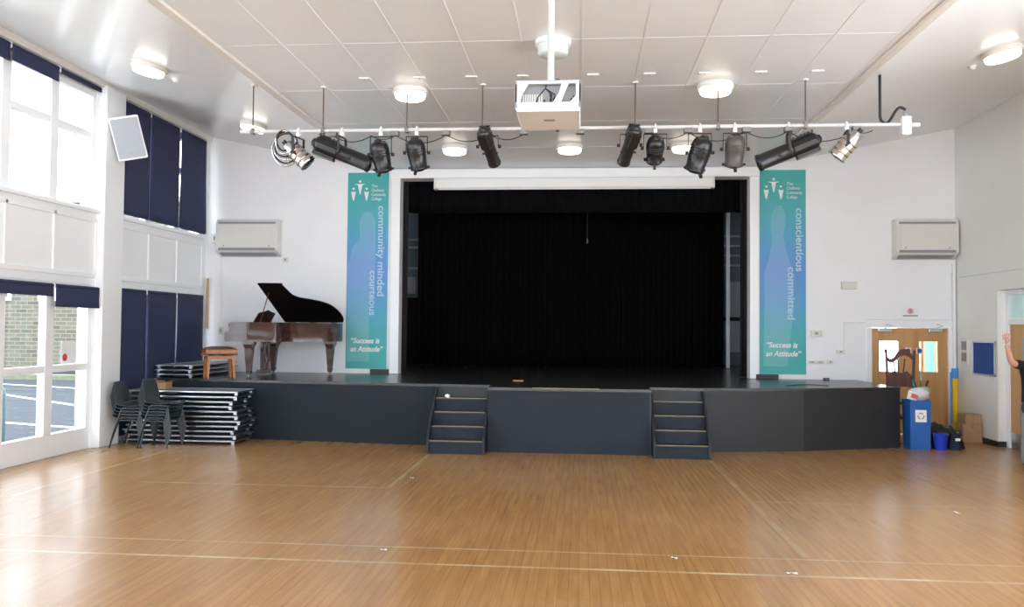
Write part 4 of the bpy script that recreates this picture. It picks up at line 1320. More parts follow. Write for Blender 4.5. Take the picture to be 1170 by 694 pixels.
# ------------------------------------------------------------------ grand piano on the stage
def piano(loc):
    t = thing('grand_piano', 'mahogany baby grand piano with open lid on the left of the stage', 'piano', loc)
    LW = 1.45
    def curve():
        # treble side from the keyboard to the tail, then up to the straight bass side
        ctrl = [(0.40, 0), (0.86, 0), (0.93, 0.06), (0.97, 0.22), (1.01, 0.40), (1.10, 0.50), (1.28, 0.57), (1.46, 0.65), (1.60, 0.77), (1.68, 0.95), (1.72, 1.15), (1.71, 1.33), (1.67, LW)]
        out = []
        n = len(ctrl)
        for i in range(n - 1):
            p0, p1, p2, p3 = ctrl[max(i - 1, 0)], ctrl[i], ctrl[i + 1], ctrl[min(i + 2, n - 1)]
            for k in range(5):
                u = k / 5
                q = []
                for c in (0, 1):
                    q.append(0.5 * ((2 * p1[c]) + (-p0[c] + p2[c]) * u + (2 * p0[c] - 5 * p1[c] + 4 * p2[c] - p3[c]) * u * u + (-p0[c] + 3 * p1[c] - 3 * p2[c] + p3[c]) * u ** 3))
                out.append((q[0], max(q[1], 0.0)))
        out.append(ctrl[-1])
        return out
    cv = curve()
    z0, z1 = 0.615, 0.955
    # rim: outer wall with thickness
    q = MB()
    outer = cv + [(0.40, LW)]
    n = len(outer)
    cx, cy_ = 0.9, 0.85
    inner = []
    for i, p in enumerate(outer):
        a, b = Vector(outer[i - 1]), Vector(outer[(i + 1) % n])
        d = (b - a).normalized()
        inner.append((p[0] - d.y * 0.05, p[1] + d.x * 0.05))
    vs = [(p[0], p[1], z0) for p in outer] + [(p[0], p[1], z1) for p in outer] + [(p[0], p[1], z1) for p in inner] + [(p[0], p[1], z1 - 0.16) for p in inner]
    fs = []
    for i in range(n - 1):
        j = i + 1
        fs.append((i, j, n + j, n + i))
        fs.append((n + i, n + j, 2 * n + j, 2 * n + i))
        fs.append((2 * n + i, 2 * n + j, 3 * n + j, 3 * n + i))
    q.add(vs, fs, True)
    q.add(vs[:n], [tuple(range(n))[::-1]])
    q.build('rim', M['mahog'], t)
    sb = MB()
    sb.add([(p[0], p[1], z1 - 0.15) for p in inner], [tuple(range(n))])
    sb.build('soundboard', M['stoolwood'], t)
    ir = MB()
    ir.prism([(0.62, 0.12), (0.85, 0.12), (1.0, 0.5), (1.5, 0.82), (1.6, 1.1), (1.55, 1.32), (0.62, 1.32)], z1 - 0.13, z1 - 0.09)
    ir.build('iron_frame', M['brass'], t)
    # cheeks (arms) each side of the keyboard
    prof = [(0.40, z0), (0.40, z1), (0.10, z1), (0.075, z1 - 0.03), (0.075, z1 - 0.075), (0.10, z1 - 0.12), (0.09, z1 - 0.16), (0.02, z1 - 0.175), (0.0, z1 - 0.2), (0.0, z0 + 0.03), (0.03, z0)]
    for v in (0, LW - 0.07):
        MB().prism(prof, v, v + 0.07, 'y').build('key_cheek', M['mahog'], t, 0.004)
    MB().box(0.02, 0.40, 0.07, LW - 0.07, z0, z0 + 0.07).build('key_bed', M['mahog'], t)
    kb = MB()
    for k in range(52):
        v = 0.12 + (LW - 0.24) * k / 52
        kb.box(0.03, 0.17, v + 0.0006, v + (LW - 0.24) / 52 - 0.0006, z0 + 0.07, z0 + 0.125)
    kb.build('white_keys', M['ivory'], t)
    bk = MB()
    for k in range(51):
        if k % 7 in (2, 6):
            continue
        v = 0.12 + (LW - 0.24) * (k + 1) / 52
        bk.box(0.08, 0.17, v - 0.006, v + 0.006, z0 + 0.125, z0 + 0.14)
    bk.build('black_keys', M['pianoblack'], t)
    MB().box(0.17, 0.20, 0.07, LW - 0.07, z0 + 0.07, z1 - 0.02).build('fallboard', M['mahogdark'], t)
    # legs
    for u, v in ((0.40, 0.14), (0.40, LW - 0.16), (1.55, 1.10)):
        q = MB()
        q.X = Matrix.Translation((u, v, 0))
        q.prism([(-0.10, -0.07), (0.10, -0.07), (0.10, 0.07), (-0.10, 0.07)], z0 - 0.05, z0)
        def sq(h, a):
            return [(-a, -a, h), (a, -a, h), (a, a, h), (-a, a, h)]
        rings = [(z0 - 0.05, 0.085), (z0 - 0.10, 0.07), (z0 - 0.12, 0.06), (z0 - 0.14, 0.066), (0.12, 0.04), (0.105, 0.046), (0.09, 0.04), (0.05, 0.036)]
        vs, fs = [], []
        for h, a in rings:
            vs += sq(h, a)
        for k in range(len(rings) - 1):
            for i in range(4):
                fs.append((k * 4 + i, (k + 1) * 4 + i, (k + 1) * 4 + (i + 1) % 4, k * 4 + (i + 1) % 4))
        fs.append((3, 2, 1, 0)) if 0 else None
        q.add(vs, fs)
        lg = q.build('leg', M['mahog'], t, 0.004)
        q = MB()
        q.X = Matrix.Translation((u, v, 0))
        q.cone((0, -0.012, 0.025), (0, 0.012, 0.025), 0.025, n=16)
        q.box(-0.018, 0.018, -0.02, 0.02, 0.035, 0.052)
        q.build('castor', M['steel'], lg)
    # pedal lyre
    q = MB()
    for v in (0.62, 0.82):
        q.box(0.42, 0.50, v - 0.035, v + 0.035, 0.10, z0)
    q.box(0.42, 0.50, 0.58, 0.86, z0 - 0.05, z0)
    q.box(0.36, 0.52, 0.56, 0.88, 0.04, 0.10)
    ly = q.build('pedal_lyre', M['mahog'], t, 0.006)
    for v in (0.66, 0.78):
        MB().box(0.26, 0.38, v - 0.015, v + 0.015, 0.05, 0.062).build('pedal', M['brass'], ly, 0.004)
    MB().tube([(0.44, 0.72, 0.1), (0.75, 0.72, z0)], 0.012, 8).build('brace', M['mahogdark'], ly)
    # music desk
    q = MB()
    q.add([(0.38, 0.32, z1), (0.38, 1.12, z1), (0.475, 1.10, z1 + 0.17), (0.485, 0.86, z1 + 0.20), (0.49, 0.72, z1 + 0.225), (0.485, 0.58, z1 + 0.20), (0.475, 0.34, z1 + 0.17),
           (0.40, 0.32, z1), (0.40, 1.12, z1), (0.495, 1.10, z1 + 0.17), (0.505, 0.86, z1 + 0.20), (0.51, 0.72, z1 + 0.225), (0.505, 0.58, z1 + 0.20), (0.495, 0.34, z1 + 0.17)],
          [(0, 1, 2, 3, 4, 5, 6), (13, 12, 11, 10, 9, 8, 7)] + [(i, i + 7, (i + 1) % 7 + 7, (i + 1) % 7) for i in range(7)])
    q.build('music_desk', M['deskdark'], t)
    # front flap folded back on itself and the main lid on its bass-side hinge
    ang = math.radians(26.8)
    H = Matrix.Translation((0, LW, z1 + 0.012)) @ Matrix.Rotation(-ang, 4, 'X') @ Matrix.Translation((0, -LW, 0))
    lidc = [(0.47, 0)] + [p for p in cv if p[0] > 0.5 or p[1] > 0.3]
    lidc = [(p[0] + (0.012 if p[0] > 0.6 else 0), p[1] - (0.012 if p[1] < 1.2 else 0)) for p in lidc] + [(1.67, LW), (0.55, LW)]
    lidc[0] = (0.52, -0.012)
    q = MB()
    q.X = H
    q.prism(lidc, 0, 0.02)
    q.build('lid', M['pianoblack'], t)
    q = MB()
    q.X = H
    q.box(0.53, 0.94, 0.02, LW - 0.02, 0.022, 0.04)
    q.build('folded_front_flap', M['mahogdark'], t)
    a = Vector((0.60, 0.10, z1 - 0.02))
    b = H @ Vector((0.62, 0.30, 0.0))
    q = MB().cone(a, b, 0.009, n=8)
    q.build('prop_stick', M['mahogdark'], t)
    for u in (0.7, 1.1, 1.5):
        MB().cone((u - 0.06, LW + 0.004, z1 + 0.006), (u + 0.06, LW + 0.004, z1 + 0.006), 0.008, n=8).build('hinge', M['brass'], t)
    return t
piano((-6.17, 13.90, ZS))

# adjustable stool
t = thing('piano_stool', 'square beech piano stool with brown leather pad in front of the keyboard', 'stool', (-6.20, 13.80, ZS), math.radians(36))
q = MB()
def pad(u, v):
    x, y = -0.255 + 0.51 * u, -0.17 + 0.34 * v
    return (x, y, 0.49 + 0.045 * (1 - (2 * u - 1) ** 4) * (1 - (2 * v - 1) ** 4))
q.grid(pad, 14, 12, 0.0)
q.box(-0.255, 0.255, -0.17, 0.17, 0.475, 0.49)
q.build('seat_pad', M['stoolpad'], t)
MB().box(-0.26, 0.26, -0.175, 0.175, 0.405, 0.475).build('seat_frame', M['stoolwood'], t, 0.008)
MB().box(-0.225, 0.225, -0.145, 0.145, 0.315, 0.37).build('apron', M['stoolwood'], t, 0.005)
q = MB()
for x in (-0.1, 0.1):
    for y in (-0.09, 0.09):
        q.tube([(x - 0.07, y, 0.37), (x, y, 0.388), (x + 0.07, y, 0.405)], 0.010, 8)
sc = q.build('lift_mechanism', M['steel'], t)
MB().cone((-0.27, 0, 0.39), (0.27, 0, 0.39), 0.01, n=10).build('screw_rod', M['steel'], sc)
for s in (-1, 1):
    MB().cone((s * 0.27, 0, 0.39), (s * 0.30, 0, 0.39), 0.024, n=16).build('knob', M['stoolwood'], t)
for sx in (-1, 1):
    for sy in (-1, 1):
        x, y = sx * 0.20, sy * 0.12
        q = MB()
        vs = []
        for h, a in ((0.37, 0.03), (0.28, 0.028), (0.0, 0.018)):
            e = (0.37 - h) * 0.05
            vs += [(x + sx * e + i * a, y + sy * e + j * a, h) for i, j in ((-1, -1), (1, -1), (1, 1), (-1, 1))]
        fs = [(k * 4 + i, (k + 1) * 4 + i, (k + 1) * 4 + (i + 1) % 4, k * 4 + (i + 1) % 4) for k in range(2) for i in range(4)] + [(0, 1, 2, 3), (11, 10, 9, 8)]
        q.add(vs, fs)
        q.build('leg', M['stoolwood'], t)

# ------------------------------------------------------------------ folded tables
def folded_table():
    t = thing('folding_table', 'x', 'table')
    L, Wd = 0.915, 0.335
    MB().box(-L + 0.02, L - 0.02, -Wd + 0.02, Wd - 0.02, 0.045, 0.058).build('table_top', M['tabletop'], t)
    q = MB()
    q.box(-L, L, -Wd, -Wd + 0.02, 0.038, 0.062)
    q.box(-L, L, Wd - 0.02, Wd, 0.038, 0.062)
    q.box(-L, -L + 0.02, -Wd, Wd, 0.038, 0.062)
    q.box(L - 0.02, L, -Wd, Wd, 0.038, 0.062)
    q.build('rim', M['alu'], t, 0.004)
    for s in (-1, 1):
        q = MB()
        q.tube([(s * (L - 0.07), -Wd + 0.05, 0.032), (s * 0.12, -Wd + 0.05, 0.018), (s * 0.10, -Wd + 0.07, 0.017), (s * 0.10, Wd - 0.07, 0.017), (s * 0.12, Wd - 0.05, 0.018), (s * (L - 0.07), Wd - 0.05, 0.032)], 0.014, 8)
        q.build('folded_leg', M['chairleg'], t)
        MB().box(s * (L - 0.045) - 0.025, s * (L - 0.045) + 0.025, -Wd + 0.03, -Wd + 0.075, 0.0, 0.036).build('corner_foot', M['alu'], t)
        MB().box(s * (L - 0.045) - 0.025, s * (L - 0.045) + 0.025, Wd - 0.075, Wd - 0.03, 0.0, 0.036).build('corner_foot', M['alu'], t)
    return t
proto = folded_table()
rr = random.Random(3)
order = ['lowest', 'second from the floor', 'third from the floor', 'fourth from the floor', 'fifth from the floor', 'middle', 'fifth from the top', 'fourth from the top', 'third from the top', 'second from the top', 'topmost']
PITCH = 0.0765
NT = 11
for k in range(NT):
    o = proto if k == 0 else copy_tree(proto)
    o.location = (-6.25 + rr.uniform(-0.035, 0.035) + (0.04 if 3 <= k <= 5 else 0) - (0.05 if k in (7, 8) else 0), 12.86 + rr.uniform(-0.015, 0.015), k * PITCH + 0.001)
    o.rotation_euler = (0, 0, rr.uniform(-0.012, 0.012))
    o['label'] = 'folded silver-edged table in the floor stack by the chairs, %s' % order[k]
    o['category'] = 'table'
    o['group'] = 'folded tables stacked in front of the stage'
for k, nm in enumerate(('lowest', 'middle', 'top')):
    o = copy_tree(proto)
    o.location = (-6.89 + (0.0, 0.02, 0.01)[k], 14.42 + (0.02, 0.0, 0.01)[k], ZS + 0.001 + k * PITCH)
    o.rotation_euler = (0, 0, PI / 2 + (0.01, -0.012, 0.012)[k])
    o['label'] = '%s folded table of the three on the stage behind the piano stool' % nm
    o['category'] = 'table'
    o['group'] = 'folded tables on the stage'
t = thing('cardboard_box', 'small opened cardboard box on the table stack behind the chairs', 'box', (-6.72, 12.83, NT * PITCH - 0.01))
q = MB()
q.box(-0.12, 0.12, -0.1, 0.1, 0, 0.008)
for s in (-1, 1):
    q.box(s * 0.12 - 0.004, s * 0.12 + 0.004, -0.1, 0.1, 0, 0.11)
    q.box(-0.12, 0.12, s * 0.1 - 0.004, s * 0.1 + 0.004, 0, 0.11)
q.build('carton', M['card'], t)
q = MB()
q.add([(-0.12, -0.1, 0.11), (0.12, -0.1, 0.11), (0.14, -0.17, 0.15), (-0.14, -0.17, 0.15)], [(0, 1, 2, 3)])
q.add([(0.12, -0.1, 0.11), (0.12, 0.1, 0.11), (0.2, 0.1, 0.15), (0.2, -0.1, 0.15)], [(0, 1, 2, 3)])
q.build('flap', M['card'], t)

# ------------------------------------------------------------------ stacking chairs (facing +x)
def stack_chair():
    t = thing('stacking_chair', 'x', 'chair')
    def shell(u, v):
        # v 0 front lip -> 1 top of back ; u across
        s = (2 * u - 1)
        if v < 0.12:
            k = v / 0.12
            x, z = 0.22 - 0.03 * k, 0.425 + 0.018 * k
        elif v < 0.50:
            k = (v - 0.12) / 0.38
            x, z = 0.19 - 0.36 * k, 0.443 - 0.018 * math.sin(PI * k)
        elif v < 0.62:
            k = (v - 0.50) / 0.12
            x, z = -0.17 - 0.045 * math.sin(k * PI / 2), 0.443 + 0.06 * (1 - math.cos(k * PI / 2))
        else:
            k = (v - 0.62) / 0.38
            x, z = -0.215 - 0.085 * k, 0.503 + 0.30 * k
        w = 0.215 - (0.03 * max(0, (v - 0.5) / 0.5))
        if v > 0.9:
            w *= 1 - 0.6 * ((v - 0.9) / 0.1) ** 2 * abs(s) * 0.35
        y = w * s
        cup = 0.018 * s * s
        if v > 0.6:
            x += cup * 1.4
        else:
            z += cup
        return (x, y, z)
    MB().grid(shell, 10, 30, 0.006).build('seat_shell', M['chairplast'], t)
    for s in (-1, 1):
        y = s * 0.185
        MB().tube([(0.13, y, 0.41), (0.16, y * 1.04, 0.395), (0.20, y * 1.12, 0.2), (0.235, y * 1.2, 0.005)], 0.0125, 8).build('leg', M['chairleg'], t)
        MB().tube([(-0.10, y, 0.41), (-0.13, y * 1.04, 0.395), (-0.19, y * 1.12, 0.2), (-0.245, y * 1.2, 0.005)], 0.0125, 8).build('leg', M['chairleg'], t)
        MB().tube([(0.14, y, 0.412), (-0.11, y, 0.412)], 0.0125, 8).build('seat_rail', M['chairleg'], t)
    MB().tube([(-0.1, -0.185, 0.41), (-0.1, 0.185, 0.41)], 0.011, 8).build('cross_rail', M['chairleg'], t)
    MB().tube([(0.12, -0.185, 0.41), (0.12, 0.185, 0.41)], 0.011, 8).build('cross_rail', M['chairleg'], t)
    return t
cp = stack_chair()
first = True
ordw = ['bottom', 'second', 'third', 'fourth', 'fifth', 'top']
for (x, y, n, rz, wh) in ((-6.83, 12.2, 5, 0.03, 'stack beside the white pier'), (-6.38, 12.18, 6, -0.04, 'stack in front of the folded tables')):
    for k in range(n):
        o = cp if first else copy_tree(cp)
        first = False
        o.location = (x + 0.012 * k, y, 0.047 * k)
        o.rotation_euler = (0, 0, rz)
        w_ = 'top' if k == n - 1 else ordw[k]
        o['label'] = ('%s grey plastic chair of the %s' % (w_, wh)) if k in (0, n - 1) else '%s grey plastic chair from the floor in the %s' % (w_, wh)
        o['category'] = 'chair'
        o['group'] = 'grey stacking chairs by the windows'

# ------------------------------------------------------------------ right-hand corner
# carved tall-backed chair behind the stage end
t = thing('carved_chair', 'dark carved tall-backed wooden chair behind the right end of the stage', 'chair', (5.34, 14.42, 0.015), math.radians(-6))
TILT = Matrix.Rotation(math.radians(2.0), 4, 'Y')
def cb():
    q = MB()
    q.X = TILT
    return q
for s in (-1, 1):
    cb().tube([(s * 0.20, 0.0, 0.0), (s * 0.2, 0.02, 0.45), (s * 0.205, 0.04, 1.0), (s * 0.215, 0.09, 1.36), (s * 0.225, 0.12, 1.5)], [0.022, 0.026, 0.024, 0.022, 0.02], 8).build('back_stile', M['mahogdark'], t)
    cb().lathe((s * 0.225, 0.12, 1.49), (0, 0.1, 1), [(0, 0.02), (0.015, 0.026), (0.04, 0.02), (0.055, 0.006)], 12).build('finial', M['mahogdark'], t)
    cb().lathe((s * 0.21, -0.40, 0), (0, 0, 1), [(0, 0.02), (0.1, 0.026), (0.25, 0.02), (0.3, 0.032), (0.42, 0.03)], 12).build('front_leg', M['mahogdark'], t)
cb().box(-0.24, 0.24, -0.43, 0.03, 0.41, 0.46).build('seat', M['mahogdark'], t, 0.01)
q = cb()
top = [(-0.22, 1.42), (-0.16, 1.37), (-0.10, 1.40), (-0.05, 1.49), (0.0, 1.54), (0.06, 1.56), (0.12, 1.54), (0.17, 1.48), (0.22, 1.42)]
bot = [(0.22, 1.36), (0.14, 1.42), (0.06, 1.45), (-0.02, 1.42), (-0.08, 1.34), (-0.16, 1.31), (-0.22, 1.36)]
q.prism(top + bot, 0.075, 0.115, 'y')
q.build('crest_rail', M['mahogdark'], t, 0.008)
q = cb()
q.prism([(-0.2, 0.92), (0.2, 0.92), (0.2, 1.10), (0.1, 1.18), (0.0, 1.15), (-0.1, 1.18), (-0.2, 1.10)], 0.04, 0.075, 'y')
q.build('lower_panel', M['mahogdark'], t, 0.008)
for x in (-0.09, -0.03, 0.05):
    cb().tube([(x * 0.8, 0.055, 1.14), (x * 1.1, 0.065, 1.25), (x * 1.4, 0.09, 1.39)], 0.011, 8).build('splat_spindle', M['mahogdark'], t)
cb().box(-0.2, 0.2, 0.0, 0.03, 0.62, 0.67).build('back_rail', M['mahogdark'], t)
# blue bin
BX = 5.36
t = thing('recycling_bin', 'tall square blue recycling bin overflowing with rubbish', 'bin', (BX, 13.74, 0))
q = MB()
a0, a1, H = 0.15, 0.165, 0.775
vs = [(-a0, -a0, 0), (a0, -a0, 0), (a0, a0, 0), (-a0, a0, 0), (-a1, -a1, H), (a1, -a1, H), (a1, a1, H), (-a1, a1, H),
      (-a1 + 0.012, -a1 + 0.012, H), (a1 - 0.012, -a1 + 0.012, H), (a1 - 0.012, a1 - 0.012, H), (-a1 + 0.012, a1 - 0.012, H),
      (-a0 + 0.012, -a0 + 0.012, 0.4), (a0 - 0.012, -a0 + 0.012, 0.4), (a0 - 0.012, a0 - 0.012, 0.4), (-a0 + 0.012, a0 - 0.012, 0.4)]
fs = [(3, 2, 1, 0), (12, 13, 14, 15)]
for i in range(4):
    j = (i + 1) % 4
    fs += [(i, j, 4 + j, 4 + i), (4 + i, 4 + j, 8 + j, 8 + i), (8 + i, 8 + j, 12 + j, 12 + i)]
q.add(vs, fs)
q.build('bin_body', M['blue'], t, 0.006)
q = MB()
q.X = Matrix.Rotation(math.radians(-1.5), 4, 'X')
q.box(-0.085, 0.085, -0.186, -0.182, 0.43, 0.62)
lb_ = q.build('label_sticker', M['paper'], t)
q = MB()
q.X = Matrix.Rotation(math.radians(-1.5), 4, 'X')
for k in range(3):
    a = PI / 2 + k * 2 * PI / 3
    p = [(0.045 * math.cos(a + d), -0.188, 0.525 + 0.045 * math.sin(a + d)) for d in (-0.75, -0.4, 0, 0.4, 0.75)]
    q.tube(p, 0.010, 6)
q.build('recycling_symbol', M['greyprint'], lb_)
# rubbish
def lump(c, r, sc, m, name, label, cat, seed):
    rg = random.Random(seed)
    q = MB().ball(c, r, 18, 12, sc)
    q.v = [tuple(Vector(c) + (Vector(p) - Vector(c)) * rg.uniform(0.84, 1.14)) for p in q.v]
    o = q.build(name, m)
    return tag(o, label, cat)
lump((BX + 0.02, 13.70, 0.86), 0.15, (1.05, 0.8, 0.75), M['whitebag'], 'carrier_bag', 'crumpled white carrier bag bulging out of the blue bin', 'bag', 5)
t = thing('packet', 'red and white packet poking out at the left of the bin', 'packet', (BX - 0.13, 13.60, 0.78), 0.3)
q = MB()
q.X = Matrix.Rotation(0.3, 4, 'Y')
q.box(-0.075, 0.07, -0.03, 0.03, 0.0, 0.13)
q.build('carton', M['paper'], t, 0.005)
q = MB()
q.X = Matrix.Rotation(0.3, 4, 'Y')
q.box(-0.05, 0.072, -0.033, 0.033, 0.03, 0.10)
q.build('printed_band', M['pink'], t)
t = thing('bottle', 'dark green bottle sticking up from the bin rubbish', 'bottle', (BX - 0.02, 13.72, 0.92), 0)
MB().lathe((0, 0, 0), (-0.25, 0.1, 1), [(0, 0.035), (0.12, 0.036), (0.16, 0.018), (0.2, 0.014)], 16).build('body', M['green'], t)
MB().lathe((-0.047, 0.02, 0.19), (-0.25, 0.1, 1), [(0, 0.017), (0.025, 0.017)], 12).build('cap', M['navybag'], t)
lump((BX + 0.12, 13.72, 0.93), 0.07, (1.2, 0.9, 0.8), M['greenlite'], 'wrapper', 'pale green wrapper on top of the bin rubbish', 'wrapper', 9)
t = thing('broken_stick', 'dark wooden stick sticking out of the bin to the right', 'stick', (BX + 0.1, 13.76, 0.86))
MB().tube([(0, 0, -0.2), (0.05, 0, 0.1), (0.085, 0, 0.22)], [0.014, 0.016, 0.02], 10).build('shaft', M['mahogdark'], t)
# bucket, bags
t = thing('bucket', 'blue plastic bucket on the floor beside the recycling bin', 'bucket', (5.675, 13.62, 0))
MB().lathe((0, 0, 0), (0, 0, 1), [(0, 0.085), (0.24, 0.112), (0.25, 0.118), (0.255, 0.112), (0.252, 0.105), (0.05, 0.085)], 28).build('pail', M['bucket'], t)
MB().tube([(0.115 * math.cos(a), -0.02 - 0.02 * math.sin(a), 0.235 - 0.075 * math.sin(a)) for a in [PI * i / 14 for i in range(15)]], 0.004, 6).build('handle', M['steel'], t)
def heap(u, v):
    x = -0.13 + 0.58 * u
    y = -0.24 + 0.48 * v
    base = (1 - (2 * v - 1) ** 2) ** 0.5 if 0 < v < 1 else 0
    h = (0.43 - 0.12 * u) * base * (1 - max(0, u - 0.8) * 2.5)
    h *= 1 if 0.0 < u < 1 else 0.0
    h += 0.018 * math.sin(13 * u + 7 * v) * base + 0.012 * math.sin(29 * u - 17 * v) * base
    return (x, y, max(h, 0.004))
o = MB().grid(heap, 22, 16).build('bin_bag', M['blackbag'])
o.location = (5.66, 13.96, 0)
tag(o, 'black bin bag slumped behind the blue bucket', 'bag')
t = thing('holdall', 'dark navy cloth bag with white mark right of the blue bucket', 'bag', (5.91, 13.66, 0), 0.2)
def hold(u, v):
    a = 2 * PI * u
    k = 1 - 0.25 * v
    r = 1 + 0.10 * math.sin(3 * a) * v
    return (0.095 * k * r * math.cos(a) + 0.03 * v, 0.085 * k * r * math.sin(a), 0.25 * v + 0.02 * math.sin(5 * a) * v)
q = MB().grid(hold, 24, 8)
q.add([(0.03, 0, 0.24)] + [hold(i / 24, 1) for i in range(24)], [(0, 1 + i, 1 + (i + 1) % 24) for i in range(24)], True)
q.build('bag_body', M['navybag'], t)
MB().box(-0.05, 0.03, -0.094, -0.084, 0.15, 0.19).build('white_mark', M['paper'], t)
MB().tube([(-0.05, -0.03, 0.23), (-0.02, -0.04, 0.30), (0.06, -0.04, 0.30), (0.09, -0.03, 0.23)], 0.008, 6).build('strap', M['rubber'], t)
# cardboard boxes
def carton(label, loc, w, d, h, rz):
    t = thing('cardboard_box', label, 'box', loc, rz, 'cardboard boxes in the right corner')
    MB().box(-w / 2, w / 2, -d / 2, d / 2, 0, h).build('carton', M['card'], t, 0.004)
    q = MB()
    q.box(-w / 2 - 0.001, w / 2 + 0.001, -0.025, 0.025, h, h + 0.001)
    q.box(-0.025, 0.025, -d / 2 - 0.001, -d / 2, h * 0.8, h)
    q.build('tape', M['cardtape'], t)
    for s in (-1, 1):
        MB().box(-w / 2 + 0.004, w / 2 - 0.004, s * d / 4 - d / 4 + 0.004, s * d / 4 + d / 4 - 0.004, h, h + 0.004).build('flap', M['card'], t, 0.001)
carton('lower large cardboard box in the right corner under another', (6.60, 14.74, 0), 0.31, 0.30, 0.30, 0.0)
carton('upper cardboard box on top of the other in the right corner', (6.62, 14.75, 0.306), 0.27, 0.26, 0.16, 0.06)
t = thing('foam_roll', 'tall yellow foam roll with blue sleeve standing in the right corner', 'roll', (6.60, 15.22, 0))
MB().lathe((0, 0, 0), (0.012, 0.04, 1), [(0, 0.05), (1.1, 0.05)], 18).build('yellow_core', M['yellow'], t)
MB().lathe((0.0125, 0.041, 1.04), (0.012, 0.04, 1), [(0, 0.056), (0.17, 0.056), (0.18, 0.045)], 18).build('blue_sleeve', M['skyblue'], t)
q = MB().cone((-0.075, -0.02, 0.0), (-0.062, 0.03, 1.15), 0.014, n=12)
q.build('blue_side_tube', M['skyblue'], t)

# ------------------------------------------------------------------ scraps
def scrap(name, label, cat, x, y, z, sx, sy, m, rz, h=0.004):
    def fn(u, v):
        return (-sx + 2 * sx * u, -sy + 2 * sy * v + 0.2 * sx * math.sin(4 * u), h * (1 + math.sin(5 * u + 2 * v)) + 0.001)
    o = MB().grid(fn, 6, 5, 0.0012).build(name, m)
    o.location = (x, y, z)
    o.rotation_euler = (0, 0, rz)
    return tag(o, label, cat, 'scraps on the floor' if z == 0 else None)
scrap('paper_scrap', 'white paper scrap on the floor left of centre, near the front court line', 'scrap', -1.62, 6.82, 0, 0.025, 0.016, M['paper'], 0.4)
scrap('paper_scrap', 'white paper scrap on the floor right of centre, between two court lines', 'scrap', 0.77, 6.85, 0, 0.024, 0.015, M['paper'], -0.2)
scrap('paper_scrap', 'larger white paper scrap on the floor by the nearest court line', 'scrap', 1.62, 6.52, 0, 0.042, 0.014, M['paper'], 0.3)
scrap('paper_scrap', 'tiny white scrap on the floor below the left stage steps', 'scrap', -2.06, 10.1, 0, 0.022, 0.015, M['paper'], 0.1)
scrap('paper_scrap', 'pale scrap on the floor toward the right, below the blue bin', 'scrap', 3.86, 8.9, 0, 0.018, 0.05, M['paper'], 0.2)
tag(MB().box(-0.085, 0.085, -0.035, 0.035, 0, 0.018).build('wood_offcut', M['orangewood'], None, 0.003), 'orange wood offcut lying on the stage above the centre panel', 'offcut').location = (-1.04, 13.9, ZS)
lump((-2.03, 12.60, 4 * ZS / 5 + 0.03), 0.034, (1.2, 0.8, 0.9), M['paper'], 'paper_ball', 'crumpled white paper on the top tread of the left steps', 'paper', 4)
t = thing('tape_box', 'small black box on the stage near the right end', 'box', (4.42, 15.35, ZS))
MB().box(-0.05, 0.05, -0.03, 0.03, 0, 0.045).build('case', M['dark'], t, 0.006)
MB().box(-0.03, 0.03, -0.031, -0.03, 0.012, 0.03).build('front_label', M['greyprint'], t)
q = MB().tube([(3.3, 13.6, ZS + 0.006), (3.55, 13.9, ZS + 0.006), (3.75, 14.0, ZS + 0.006), (4.0, 13.75, ZS + 0.006)], 0.006, 6)
tag(q.build('floor_cable', M['cable']), 'black cable lying on the stage below the right banner', 'cable')

# ------------------------------------------------------------------ person by the right-hand door
def skin_mesh(name, verts, edges, radii, m, parent, level=2, root=0):
    me = bpy.data.meshes.new(name)
    me.from_pydata(verts, edges, [])
    o = bpy.data.objects.new(name, me)
    COL.objects.link(o)
    sk = o.modifiers.new('skin', 'SKIN')
    sk.use_smooth_shade = True
    for i, r in enumerate(radii):
        rr_ = r if isinstance(r, (tuple, list)) else (r, r)
        me.skin_vertices[0].data[i].radius = rr_
        me.skin_vertices[0].data[i].use_root = (i == root)
    sb_ = o.modifiers.new('sub', 'SUBSURF')
    sb_.levels = sb_.render_levels = level
    dg = bpy.context.evaluated_depsgraph_get()
    m2 = bpy.data.meshes.new_from_object(o.evaluated_get(dg))
    bpy.data.objects.remove(o)
    m2.materials.clear()
    m2.materials.append(m)
    for p_ in m2.polygons:
        p_.use_smooth = True
    o = bpy.data.objects.new(name, m2)
    COL.objects.link(o)
    if parent:
        o.parent = parent
    return o

def chain(V, E, R, pts, rad, start=None):
    prev = start
    for p, r in zip(pts, rad):
        V.append(tuple(p))
        R.append(r)
        if prev is not None:
            E.append((prev, len(V) - 1))
        prev = len(V) - 1
    return prev

# the figure faces -y (towards the camera); its right arm (at -x) is raised
P = thing('person', 'person in black t-shirt and grey trousers raising an arm at the right edge', 'person', (6.25, 12.0, 0), 0.0)
V, E, R = [], [], []
pel = chain(V, E, R, [(0, 0, 0.93)], [(0.15, 0.105)])
ch = chain(V, E, R, [(0, 0.005, 1.08), (0, 0.0, 1.24), (0, 0.005, 1.38)], [(0.135, 0.095), (0.155, 0.105), (0.13, 0.085)], pel)
nk = chain(V, E, R, [(0, 0.005, 1.455), (0, 0.0, 1.50), (0, -0.008, 1.55)], [0.068, 0.058, 0.055], ch)
chain(V, E, R, [(0, -0.022, 1.59), (0, -0.018, 1.635), (0, -0.010, 1.68), (0, 0.0, 1.735)], [(0.060, 0.070), (0.070, 0.086), (0.074, 0.092), (0.055, 0.066)], nk)
